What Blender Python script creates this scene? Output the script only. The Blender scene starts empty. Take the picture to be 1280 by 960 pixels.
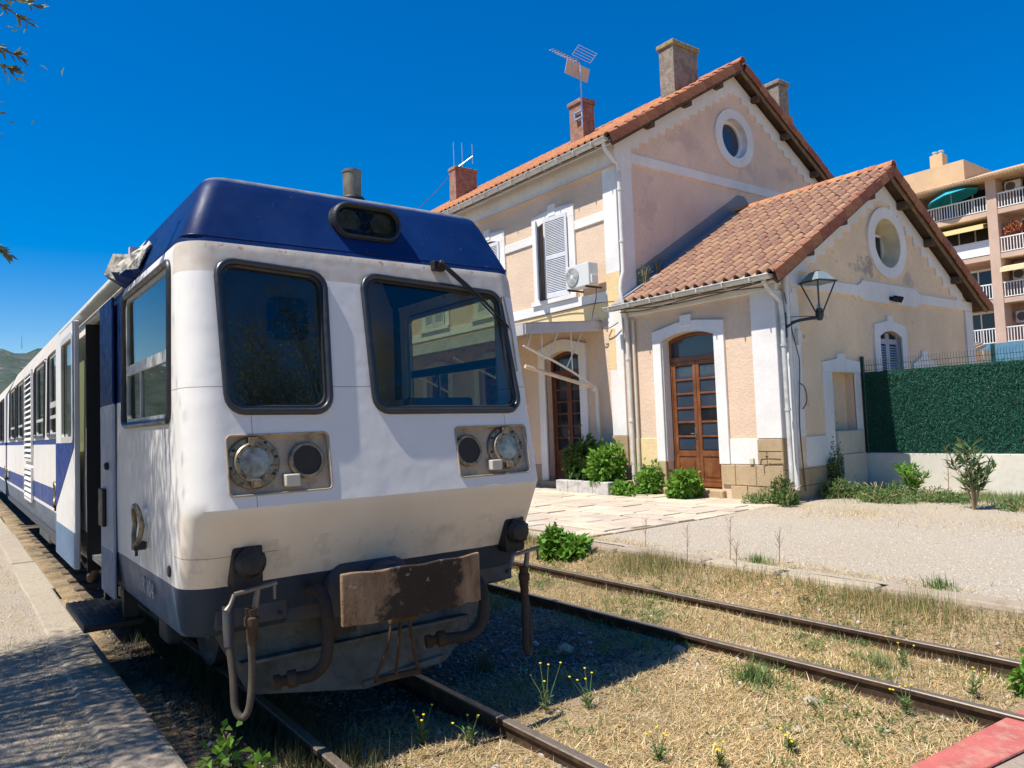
import bpy, bmesh, math, random
import numpy as np
from mathutils import Vector, Matrix

random.seed(7)
RNG = np.random.default_rng(11)
rad = math.radians
sc = bpy.context.scene
COL = sc.collection

# ------------------------------------------------------------------ camera
cd = bpy.data.cameras.new('camera')
cam = bpy.data.objects.new('camera', cd)
COL.objects.link(cam)
cd.sensor_width = 36.0
cd.lens = 941.0 / 1280.0 * 36.0
cd.clip_start = 0.05
cd.clip_end = 9000
RM = ((0.59718812, -0.06625985, -0.79935973),
      (0.80121876, 0.00254355, 0.59836613),
      (-0.03761444, -0.99779916, 0.05460761))
cm = Matrix.Identity(4)
for i in range(3):
    cm[i][0] = RM[i][0]
    cm[i][1] = -RM[i][1]
    cm[i][2] = -RM[i][2]
cm[0][3], cm[1][3], cm[2][3] = 0.0, -2.225, 1.80
cam.matrix_world = cm
sc.camera = cam

# ------------------------------------------------------------------ sky and sun
SUN = Vector((-0.085, -0.52, 1.0)).normalized()
wd = bpy.data.worlds.new('World')
sc.world = wd
wd.use_nodes = True
nt = wd.node_tree
bg = nt.nodes['Background']
sky = nt.nodes.new('ShaderNodeTexSky')
sky.sky_type = 'NISHITA'
sky.sun_disc = False
sky.sun_elevation = math.asin(SUN.z)
sky.sun_rotation = math.atan2(SUN.x, SUN.y)
sky.altitude = 0
sky.air_density = 1.0
sky.dust_density = 0.0
sky.ozone_density = 3.0
hs = nt.nodes.new('ShaderNodeHueSaturation')
hs.inputs['Hue'].default_value = 0.512
hs.inputs['Saturation'].default_value = 1.85
gm = nt.nodes.new('ShaderNodeGamma')
gm.inputs['Gamma'].default_value = 0.82
nt.links.new(sky.outputs[0], gm.inputs['Color'])
nt.links.new(gm.outputs[0], hs.inputs['Color'])
nt.links.new(hs.outputs[0], bg.inputs['Color'])
bg.inputs['Strength'].default_value = 0.138
sl = bpy.data.lights.new('sun', 'SUN')
sl.energy = 5.0
sl.angle = rad(0.53)
sl.color = (1.0, 0.94, 0.85)
sun = bpy.data.objects.new('sun', sl)
COL.objects.link(sun)
sun.location = (-10, -30, 60)
sun.rotation_euler = SUN.to_track_quat('Z', 'Y').to_euler()
sc.view_settings.view_transform = 'Standard'
sc.view_settings.look = 'None'
sc.view_settings.gamma = 1
sc.view_settings.use_curve_mapping = False
sc.view_settings.exposure = 0.45
sc.render.engine = 'CYCLES'
sc.cycles.use_denoising = True
sc.cycles.max_bounces = 8
sc.cycles.transparent_max_bounces = 12
sc.cycles.caustics_reflective = False
sc.cycles.caustics_refractive = False
sc.cycles.sample_clamp_indirect = 6.0

# ------------------------------------------------------------------ helpers
class MB:
    def __init__(s):
        s.v = []; s.f = []; s.m = []
    def add(s, vs, fs, m=0):
        b = len(s.v)
        s.v += [tuple(p) for p in vs]
        for f in fs:
            s.f.append(tuple(b + i for i in f)); s.m.append(m)
        return s
    def box(s, x0, x1, y0, y1, z0, z1, m=0):
        return s.add([(x0,y0,z0),(x1,y0,z0),(x1,y1,z0),(x0,y1,z0),(x0,y0,z1),(x1,y0,z1),(x1,y1,z1),(x0,y1,z1)],
              [(0,3,2,1),(4,5,6,7),(0,1,5,4),(1,2,6,5),(2,3,7,6),(3,0,4,7)], m)
    def prism(s, pts, axis, a, b, m=0):
        def mk(p, t):
            if axis == 'X': return (t, p[0], p[1])
            if axis == 'Y': return (p[0], t, p[1])
            return (p[0], p[1], t)
        n = len(pts)
        vs = [mk(p, a) for p in pts] + [mk(p, b) for p in pts]
        fs = [tuple(range(n)), tuple(range(2*n-1, n-1, -1))]
        fs += [(i, (i+1) % n, n + (i+1) % n, n + i) for i in range(n)]
        return s.add(vs, fs, m)
    def ringprism(s, outer, inner, axis, a, b, m=0):
        """frame between two loops with the same number of points"""
        def mk(p, t):
            if axis == 'X': return (t, p[0], p[1])
            if axis == 'Y': return (p[0], t, p[1])
            return (p[0], p[1], t)
        n = len(outer)
        vs = [mk(p,a) for p in outer] + [mk(p,a) for p in inner] + [mk(p,b) for p in outer] + [mk(p,b) for p in inner]
        fs = []
        for i in range(n):
            j = (i+1) % n
            fs += [(i,j,n+j,n+i), (2*n+i,3*n+i,3*n+j,2*n+j), (i,2*n+i,2*n+j,j), (n+i,n+j,3*n+j,3*n+i)]
        return s.add(vs, fs, m)
    def tube(s, path, r, n=8, closed=False, m=0):
        P = [Vector(p) for p in path]
        k = len(P)
        rs = r if isinstance(r, (list, tuple)) else [r]*k
        vs = []; up = None
        for i in range(k):
            if closed: d = P[(i+1) % k] - P[i-1]
            else: d = P[min(i+1, k-1)] - P[max(i-1, 0)]
            d.normalize()
            if up is None:
                up = Vector((0,0,1)) if abs(d.z) < .9 else Vector((1,0,0))
            a = d.cross(up)
            if a.length < 1e-5: a = d.orthogonal()
            a.normalize(); b = a.cross(d); b.normalize(); up = b
            for j in range(n):
                t = 2*math.pi*j/n
                vs.append(P[i] + (a*math.cos(t) + b*math.sin(t))*rs[i])
        fs = []
        for i in range(k if closed else k-1):
            i2 = (i+1) % k
            for j in range(n):
                j2 = (j+1) % n
                fs.append((i*n+j, i*n+j2, i2*n+j2, i2*n+j))
        if not closed:
            fs.append(tuple(range(n-1, -1, -1))); fs.append(tuple((k-1)*n + j for j in range(n)))
        return s.add(vs, fs, m)
    def lathe(s, c, axis, prof, n=20, m=0):
        """prof: list of (radius, height along axis)"""
        A = Vector(axis).normalized(); a = A.orthogonal().normalized(); b = A.cross(a); c = Vector(c)
        vs = []; fs = []
        for (r, h) in prof:
            for j in range(n):
                t = 2*math.pi*j/n
                vs.append(c + A*h + (a*math.cos(t) + b*math.sin(t))*max(r, 1e-4))
        for i in range(len(prof)-1):
            for j in range(n):
                j2 = (j+1) % n
                fs.append((i*n+j, i*n+j2, (i+1)*n+j2, (i+1)*n+j))
        fs.append(tuple(range(n-1,-1,-1))); fs.append(tuple((len(prof)-1)*n + j for j in range(n)))
        return s.add(vs, fs, m)
    def mesh(s, name, smooth=None):
        me = bpy.data.meshes.new(name)
        me.from_pydata([tuple(p) for p in s.v], [], s.f)
        me.polygons.foreach_set('material_index', s.m)
        bm = bmesh.new(); bm.from_mesh(me)
        bmesh.ops.recalc_face_normals(bm, faces=bm.faces)
        bm.to_mesh(me); bm.free()
        if smooth: smooth_mesh(me, smooth)
        return me
    def build(s, name, mat=None, parent=None, smooth=None, bevel=None, segs=2):
        return obj(name, s.mesh(name, smooth), mat, parent, bevel, segs)

def smooth_mesh(me, ang):
    me.polygons.foreach_set('use_smooth', [True]*len(me.polygons))
    me.set_sharp_from_angle(angle=rad(ang))

def obj(name, me, mat=None, parent=None, bevel=None, segs=2):
    o = bpy.data.objects.new(name, me)
    COL.objects.link(o)
    if mat is not None and not len(me.materials):
        for mm in (mat if isinstance(mat, (list, tuple)) else [mat]):
            me.materials.append(mm)
    if parent is not None: setpar(o, parent)
    if bevel:
        b = o.modifiers.new('bevel', 'BEVEL'); b.width = bevel; b.segments = segs; b.limit_method = 'ANGLE'; b.angle_limit = rad(40)
        b.harden_normals = False
    return o

WLOC = {}
def setpar(o, p):
    o.parent = p
    o.matrix_parent_inverse = Matrix.Translation(-WLOC.get(p.name, Vector((0,0,0))))

def thing(name, loc, label, cat, group=None):
    o = bpy.data.objects.new(name, None); COL.objects.link(o)
    o.location = loc; o.empty_display_size = .2
    WLOC[o.name] = Vector(loc)
    return tag(o, label, cat, group)

def tag(o, label, cat, group=None):
    o['label'] = label; o['category'] = cat
    if group: o['group'] = group
    return o

def struct(o):
    o['kind'] = 'structure'; return o

def npmesh(name, V, F, mat, parent=None, col=None, smooth=False):
    """V (n,3), F (m,3 or 4)"""
    me = bpy.data.meshes.new(name)
    k = F.shape[1]
    me.vertices.add(len(V)); me.vertices.foreach_set('co', np.asarray(V, np.float32).ravel())
    me.loops.add(F.size); me.loops.foreach_set('vertex_index', np.asarray(F, np.int32).ravel())
    me.polygons.add(len(F))
    me.polygons.foreach_set('loop_start', np.arange(0, F.size, k, dtype=np.int32))
    if col is not None:
        a = me.color_attributes.new('tint', 'FLOAT_COLOR', 'POINT')
        c4 = np.ones((len(V), 4), np.float32); c4[:, :3] = col
        a.data.foreach_set('color', c4.ravel())
    me.update(calc_edges=True); me.validate()
    if smooth: me.polygons.foreach_set('use_smooth', [True]*len(me.polygons))
    return obj(name, me, mat, parent)

def cut(o, cutters):
    cs = []
    for mb in cutters:
        c = mb.build('cutter'); cs.append(c)
        m = o.modifiers.new('cut', 'BOOLEAN'); m.operation = 'DIFFERENCE'; m.solver = 'EXACT'; m.object = c
    bpy.context.view_layer.update()
    dg = bpy.context.evaluated_depsgraph_get()
    me = bpy.data.meshes.new_from_object(o.evaluated_get(dg))
    o.modifiers.clear()
    old = o.data; o.data = me; me.name = old.name
    for c in cs:
        d = c.data; bpy.data.objects.remove(c); bpy.data.meshes.remove(d)
    bpy.data.meshes.remove(old)
    return o

def rrect(x0, x1, z0, z1, r, n=5):
    """rounded rectangle, counter-clockwise"""
    return rquad([(x0,z0),(x1,z0),(x1,z1),(x0,z1)], r, n)

def rquad(c, r, n=5):
    out = []
    k = len(c)
    for i in range(k):
        p = Vector(c[i]); a = (Vector(c[i-1]) - p); b = (Vector(c[(i+1) % k]) - p)
        a.normalize(); b.normalize()
        half = a.angle(b)/2
        d = r/math.tan(half)
        cen = p + (a+b).normalized()*(r/math.sin(half))
        s = p + a*d - cen; e = p + b*d - cen
        a0 = math.atan2(s.y, s.x); a1 = math.atan2(e.y, e.x)
        while a1 - a0 > math.pi: a1 -= 2*math.pi
        while a1 - a0 < -math.pi: a1 += 2*math.pi
        for j in range(n+1):
            t = a0 + (a1-a0)*j/n
            out.append((cen.x + r*math.cos(t), cen.y + r*math.sin(t)))
    return out

def spline(pts, n=6):
    P = [Vector(p) for p in pts]; out = []
    for i in range(len(P)-1):
        p0 = P[max(i-1,0)]; p1 = P[i]; p2 = P[i+1]; p3 = P[min(i+2, len(P)-1)]
        for j in range(n):
            t = j/n
            out.append(.5*((2*p1) + (p2-p0)*t + (2*p0-5*p1+4*p2-p3)*t*t + (3*p1-p0-3*p2+p3)*t**3))
    out.append(P[-1]); return out

# ------------------------------------------------------------------ materials
class NT:
    def __init__(s, name):
        s.mt = bpy.data.materials.new(name); s.mt.use_nodes = True
        s.t = s.mt.node_tree; s.b = s.t.nodes['Principled BSDF']
        s.out = s.t.nodes['Material Output']
        tc = s.t.nodes.new('ShaderNodeTexCoord'); s.co = tc.outputs['Object']
    def n(s, kind, **kw):
        nd = s.t.nodes.new('ShaderNode' + kind)
        for k, v in kw.items(): setattr(nd, k, v)
        return nd
    def l(s, a, b): s.t.links.new(a, b)
    def noise(s, scale, detail=4, rough=.55, vec=None, stretch=None):
        nd = s.n('TexNoise'); nd.inputs['Scale'].default_value = scale
        nd.inputs['Detail'].default_value = detail; nd.inputs['Roughness'].default_value = rough
        src = vec or s.co
        if stretch:
            mp = s.n('Mapping'); mp.inputs['Scale'].default_value = stretch
            s.l(src, mp.inputs['Vector']); src = mp.outputs[0]
        s.l(src, nd.inputs['Vector'])
        return nd.outputs['Fac']
    def ramp(s, fac, lo, hi, a=0., b=1.):
        nd = s.n('MapRange'); nd.clamp = True
        nd.inputs['From Min'].default_value = lo; nd.inputs['From Max'].default_value = hi
        nd.inputs['To Min'].default_value = a; nd.inputs['To Max'].default_value = b
        s.l(fac, nd.inputs['Value']); return nd.outputs[0]
    def mix(s, fac, a, b, mode='MIX'):
        nd = s.n('Mix', data_type='RGBA', blend_type=mode)
        if isinstance(fac, (int, float)): nd.inputs[0].default_value = fac
        else: s.l(fac, nd.inputs[0])
        for v, i in ((a, 6), (b, 7)):
            if isinstance(v, (tuple, list)): nd.inputs[i].default_value = (*v[:3], 1)
            else: s.l(v, nd.inputs[i])
        return nd.outputs[2]
    def math(s, op, a, b=None):
        nd = s.n('Math', operation=op)
        for i, v in enumerate((a, b)):
            if v is None: continue
            if isinstance(v, (int, float)): nd.inputs[i].default_value = v
            else: s.l(v, nd.inputs[i])
        return nd.outputs[0]
    def xyz(s):
        nd = s.n('SeparateXYZ'); s.l(s.co, nd.inputs[0]); return nd.outputs
    def bump(s, h, strength, dist=.02):
        nd = s.n('Bump'); nd.inputs['Strength'].default_value = strength; nd.inputs['Distance'].default_value = dist
        s.l(h, nd.inputs['Height']); s.l(nd.outputs[0], s.b.inputs['Normal'])
    def set(s, col=None, rough=None, metal=None, spec=None, coat=None):
        for k, v in (('Base Color', col), ('Roughness', rough), ('Metallic', metal), ('Specular IOR Level', spec), ('Coat Weight', coat)):
            if v is None: continue
            if isinstance(v, (int, float)): s.b.inputs[k].default_value = v
            elif isinstance(v, tuple): s.b.inputs[k].default_value = (*v[:3], 1)
            else: s.l(v, s.b.inputs[k])
        return s.mt

def mul(c, k): return tuple(min(1, x*k) for x in c)

def plain(name, col, rough=.7, metal=0, var=.18, vs=4, bump=0, bs=60, dirt=None, dlo=.5, dhi=.72, ds=2.5, streak=False, spec=.4, coat=0, rand=0):
    N = NT(name)
    c = N.mix(N.ramp(N.noise(vs, 5), .3, .7), mul(col, 1-var), mul(col, 1+var))
    c = N.mix(N.ramp(N.noise(vs*9, 3), .35, .65, 0, .5), c, N.mix(.5, c, mul(col, 1-var*1.2)))
    if rand:
        oi = N.n('ObjectInfo')
        hv = N.n('HueSaturation')
        N.l(N.ramp(oi.outputs['Random'], 0, 1, 1-rand, 1+rand), hv.inputs['Value'])
        N.l(N.ramp(oi.outputs['Random'], 0, 1, .5-.012, .5+.012), hv.inputs['Hue'])
        N.l(c, hv.inputs['Color']); c = hv.outputs[0]
    if dirt:
        d = N.noise(ds, 6, .65, stretch=(1,1,.12) if streak else None)
        c = N.mix(N.ramp(d, dlo, dhi, 0, .85), c, dirt)
    if bump: N.bump(N.noise(bs, 5, .7), bump)
    return N.set(c, N.ramp(N.noise(vs*3, 3), .3, .7, max(.03, rough-.1), min(1, rough+.1)), metal, spec, coat)

def glassmat(name, tint, ior=1.5, rough=.01):
    N = NT(name)
    f0 = ((ior-1)/(ior+1))**2*1.05
    lw = N.n('LayerWeight'); lw.inputs['Blend'].default_value = .5
    p5 = N.math('POWER', lw.outputs['Facing'], 5.0)
    fac = N.math('ADD', N.math('MULTIPLY', p5, 1-f0), f0)
    tr = N.n('BsdfTransparent'); tr.inputs['Color'].default_value = (*tint, 1)
    gl = N.n('BsdfGlossy'); gl.inputs['Roughness'].default_value = rough; gl.inputs['Color'].default_value = (.95,.95,.95,1)
    mx = N.n('MixShader')
    N.l(fac, mx.inputs[0]); N.l(tr.outputs[0], mx.inputs[1]); N.l(gl.outputs[0], mx.inputs[2])
    N.l(mx.outputs[0], N.out.inputs['Surface'])
    return N.mt

def leafmat(name, c1, c2, trans=.35, attr=False, sc_=2.2):
    N = NT(name)
    if attr:
        at = N.n('Attribute', attribute_name='tint'); c = at.outputs['Color']
    else:
        c = N.mix(N.ramp(N.noise(sc_, 3), .35, .65), c1, c2)
        c = N.mix(N.ramp(N.noise(25, 2), .3, .7, 0, .6), c, N.mix(.5, c, c2))
        c = N.mix(N.ramp(N.noise(60, 2), .58, .72, 0, .5), c, (.30,.30,.06))
        c = N.mix(N.ramp(N.noise(45, 2), .30, .42, .6, 0), c, mul(c1, .45))
    N.set(c, .55, 0, .35)
    tl = N.n('BsdfTranslucent'); N.l(N.mix(.4, c, (.35,.45,.05)) if not attr else c, tl.inputs['Color'])
    mx = N.n('MixShader'); mx.inputs[0].default_value = trans
    N.l(N.b.outputs[0], mx.inputs[1]); N.l(tl.outputs[0], mx.inputs[2]); N.l(mx.outputs[0], N.out.inputs['Surface'])
    return N.mt

M = {}
# plaster walls
def plaster(name, col, stain, amt=.62, bump=.5, blot=None):
    N = NT(name)
    c = N.mix(N.ramp(N.noise(.9, 6, .6), .3, .7), mul(col, .88), mul(col, 1.1))
    c = N.mix(N.ramp(N.noise(14, 4), .4, .7, 0, .35), c, mul(col, .8))
    d = N.noise(.75, 7, .68, stretch=(1,1,.45))
    c = N.mix(N.ramp(d, amt, amt+.16, 0, .7), c, stain)
    d2 = N.noise(2.2, 6, .7, stretch=(1,1,.1))
    c = N.mix(N.ramp(d2, .56, .8, 0, .45), c, mul(stain, 1.15))
    fl_ = N.ramp(N.noise(5.5, 8, .78), .665, .685, 0, .28)
    c = N.mix(fl_, c, mul(stain, 1.35))
    for (bc, br, bcol) in (blot or []):
        vd = N.n('VectorMath', operation='SUBTRACT'); N.l(N.co, vd.inputs[0]); vd.inputs[1].default_value = bc
        vs2 = N.n('VectorMath', operation='DIVIDE'); N.l(vd.outputs[0], vs2.inputs[0]); vs2.inputs[1].default_value = br
        ln_ = N.n('VectorMath', operation='LENGTH'); N.l(vs2.outputs[0], ln_.inputs[0])
        m_ = N.math('ADD', N.ramp(ln_.outputs['Value'], 0, 1, .55, 0), N.math('MULTIPLY', N.math('SUBTRACT', N.noise(2.6, 7, .72), .5), 1.6))
        c = N.mix(N.ramp(m_, .22, .42, 0, .75), c, bcol)
    h = N.math('ADD', N.noise(55, 4, .65), N.math('MULTIPLY', N.noise(16, 3), .8))
    N.bump(h, bump, .02)
    return N.set(c, .9, 0, .2)
M['peach'] = plaster('peach_plaster', (.75,.565,.41), (.65,.485,.36), .68, .6)
M['pink'] = plaster('lifted_pink_plaster', (.82,.605,.46), (.58,.41,.33), .60, .5, [((-12.2,12.6,8.9),(3,1.3,.5),(.62,.46,.38)),((-12.2,15.2,8.6),(3,.9,.5),(.62,.46,.38)),((-12.2,11.2,6.9),(3,.6,1.3),(.68,.48,.39)),((-12.2,17.0,8.7),(3,.8,.4),(.62,.46,.38))])  # main gable copy of the wall paint, pinker, brightened to lift its shade
M['tan'] = plaster('lifted_tan_plaster', (.85,.65,.44), (.60,.45,.32), .62, .5, [((-8.2,13.5,4.85),(3,.9,.5),(.30,.25,.23)),((-8.2,13.85,5.4),(3,.3,.6),(.38,.31,.27)),((-8.2,15.4,4.8),(3,.5,.3),(.45,.36,.30)),((-8.2,12.3,1.7),(3,.35,.4),(.35,.28,.24))])  # wing gable copy of the facade paint, brightened to lift its shade
M['cement'] = plaster('grey_cement', (.30,.28,.29), (.20,.18,.18), .55)
M['trim'] = plaster('white_trim_paint', (.80,.775,.73), (.50,.46,.40), .66, .18)
M['ochre'] = plaster('ochre_paint', (.80,.61,.33), (.6,.45,.25), .6)
M['stone'] = plaster('sandstone', (.50,.37,.22), (.26,.19,.12), .56, .6)
M['lowwall'] = plaster('cream_render', (.70,.66,.56), (.48,.43,.33), .64, .2)
M['chimgrey'] = plain('chimney_roughcast', (.30,.25,.20), .95, var=.32, vs=9, bump=1.0, bs=22, dirt=(.17,.14,.11), dlo=.48, dhi=.66, ds=4)
M['chimred'] = plain('chimney_red_roughcast', (.36,.20,.14), .95, var=.32, vs=9, bump=1.0, bs=22, dirt=(.2,.13,.1), dlo=.48, dhi=.66, ds=4)
M['lichen'] = plain('lichen_stone', (.33,.27,.14), .95, var=.4, vs=9, bump=.5)
M['tile'] = plain('weathered_roof_tile', (.44,.22,.125), .85, var=.3, vs=7, bump=.25, bs=50, dirt=(.37,.28,.205), dlo=.40, dhi=.58, ds=7, rand=.24)
M['tileor'] = plain('orange_roof_tile', (.52,.215,.095), .85, var=.28, vs=5, bump=.25, bs=50, dirt=(.34,.22,.14), dlo=.52, dhi=.68, ds=4, rand=.18)
M['verge'] = plain('verge_tile_clay', (.40,.15,.075), .85, var=.3, vs=5, bump=.2, dirt=(.2,.1,.07), dlo=.52, dhi=.7, ds=5, rand=.2)
M['timber'] = plain('dark_timber', (.10,.065,.045), .85, var=.3, vs=8, bump=.2)
M['barge_sunlit'] = plain('sunlit_timber', (.24,.17,.11), .85, var=.3, vs=8, bump=.2)  # lighter timber copy, sunlight put into the colour
M['zinc'] = plain('zinc_gutter', (.62,.62,.58), .5, .25, var=.15, vs=6, dirt=(.35,.33,.28), dlo=.55, dhi=.75, ds=5)
M['pipe'] = plain('painted_pipe', (.72,.70,.64), .5, var=.1, dirt=(.45,.42,.36), dlo=.55, dhi=.75)
M['wood'] = plain('varnished_door_wood', (.19,.065,.022), .4, var=.28, vs=5, bump=.1, dirt=(.28,.12,.045), dlo=.5, dhi=.7, ds=3, coat=.2)
M['wooddk'] = plain('dark_door_wood', (.13,.042,.018), .45, var=.25, vs=5)
M['shutter'] = plain('pale_blue_shutter_paint', (.66,.67,.69), .6, var=.08, dirt=(.5,.5,.5), dlo=.6, dhi=.8)
M['shutgrey'] = plain('grey_shutter_paint', (.36,.40,.46), .6, var=.1)
M['revealdk'] = plain('inner_reveal', (.35,.28,.2), .9)
M['pane'] = NT('dark_window_pane').set((.012,.014,.018), .06, 0, .6)
M['paneblu'] = NT('grey_window_pane').set((.035,.05,.075), .05, 0, .7)
M['iron'] = plain('dark_iron', (.035,.04,.045), .5, .4, var=.2)
M['lampgrey'] = plain('grey_green_lamp_paint', (.035,.045,.05), .45, .2, var=.1)
M['lamptop'] = plain('pale_lamp_hood', (.24,.30,.31), .4, .1, var=.12)
M['acwhite'] = plain('ac_casing', (.66,.66,.62), .5, var=.06)
M['black'] = plain('black_plastic', (.018,.018,.02), .5, var=.1)
M['cable'] = plain('cable_sheath', (.13,.11,.10), .7)
M['cabinet'] = plain('cream_cabinet', (.62,.57,.46), .6, var=.08, dirt=(.4,.34,.26), dlo=.58, dhi=.75)
M['alu'] = plain('aluminium', (.72,.73,.76), .35, .7, var=.05)
# railcar
M['rubber'] = plain('window_rubber', (.022,.024,.028), .38, var=.15, spec=.6)
M['cabglass'] = glassmat('windscreen_glass', (.86,.89,.88), 1.5)
M['sideglass'] = glassmat('side_glass', (.55,.58,.44), 1.6, .02)
M['lens'] = glassmat('lamp_lens', (.97,.97,.98), 1.4)
def chrome():
    N = NT('faceted_reflector')
    c = N.mix(N.ramp(N.noise(14, 4), .4, .65), (.52,.44,.34), (.24,.17,.11))
    return N.set(c, .38, .8)
M['chrome'] = chrome()
M['brass'] = plain('tarnished_lamp_ring', (.33,.26,.17), .45, .6, var=.35, vs=20, dirt=(.08,.06,.04), dlo=.5, dhi=.65, ds=30)
M['recess'] = plain('grimy_recess_paint', (.44,.35,.25), .6, var=.2, vs=7, dirt=(.16,.11,.07), dlo=.52, dhi=.72, ds=9)
M['grille'] = plain('speaker_grille', (.045,.04,.035), .8, var=.2, vs=60, bump=.4, bs=300)
M['offwhite'] = plain('offwhite_plastic', (.55,.51,.43), .5, var=.06)
M['under'] = plain('underframe_paint', (.055,.065,.085), .6, var=.3, vs=6, dirt=(.09,.07,.05), dlo=.5, dhi=.7, ds=5, bump=.1)
M['undergrey'] = plain('pale_grey_ploughplate', (.12,.13,.12), .65, var=.3, vs=5, dirt=(.05,.04,.03), dlo=.47, dhi=.66, ds=6, bump=.15, bs=25)
def bufmat():
    N = NT('rusty_buffer_plate')
    x, y, z = N.xyz()
    c = N.mix(N.ramp(N.noise(9, 6, .7, stretch=(1,1,.35)), .35, .65), (.16,.085,.045), (.34,.24,.15))
    d = N.math('ADD', N.noise(5, 7, .7), N.ramp(N.math('ABSOLUTE', N.math('SUBTRACT', y, .03)), .12, .42, .22, -.25))
    c = N.mix(N.ramp(d, .46, .56, 0, .95), c, (.028,.02,.016))
    c = N.mix(N.ramp(N.noise(16, 6, .7), .62, .70), c, (.36,.33,.27))
    N.bump(N.math('ADD', d, N.math('MULTIPLY', N.noise(40, 5, .7), .4)), .8, .02)
    return N.set(c, .75, .1, .3)
M['rust'] = bufmat()
M['hose'] = plain('brake_hose_rubber', (.035,.03,.027), .75, var=.25, vs=14, bump=.3, bs=120)
M['hosepale'] = plain('dusty_hose', (.085,.07,.055), .8, var=.25, vs=14, bump=.3, bs=120)
M['steel'] = plain('worn_steel', (.22,.19,.16), .5, .6, var=.3, vs=12)
M['rustiron'] = plain('rusty_iron', (.075,.048,.03), .8, .2, var=.35, vs=12, bump=.3)
M['interior'] = plain('grey_cab_lining', (.60,.52,.53), .7, var=.06)
M['interdk'] = plain('dark_cab_lining', (.05,.05,.05), .7)
M['seat'] = plain('dark_red_seat_cloth', (.06,.018,.02), .9)
M['blue'] = plain('railcar_blue_paint', (.012,.045,.21), .5, var=.12, vs=3, spec=.12)
M['whitep'] = plain('railcar_white_paint', (.74,.73,.70), .5, spec=.12, var=.05, dirt=(.5,.45,.36), dlo=.62, dhi=.8, streak=True)
M['doorgrey'] = plain('lower_grey_blue_paint', (.13,.21,.33), .5, var=.12, spec=.12)

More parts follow.
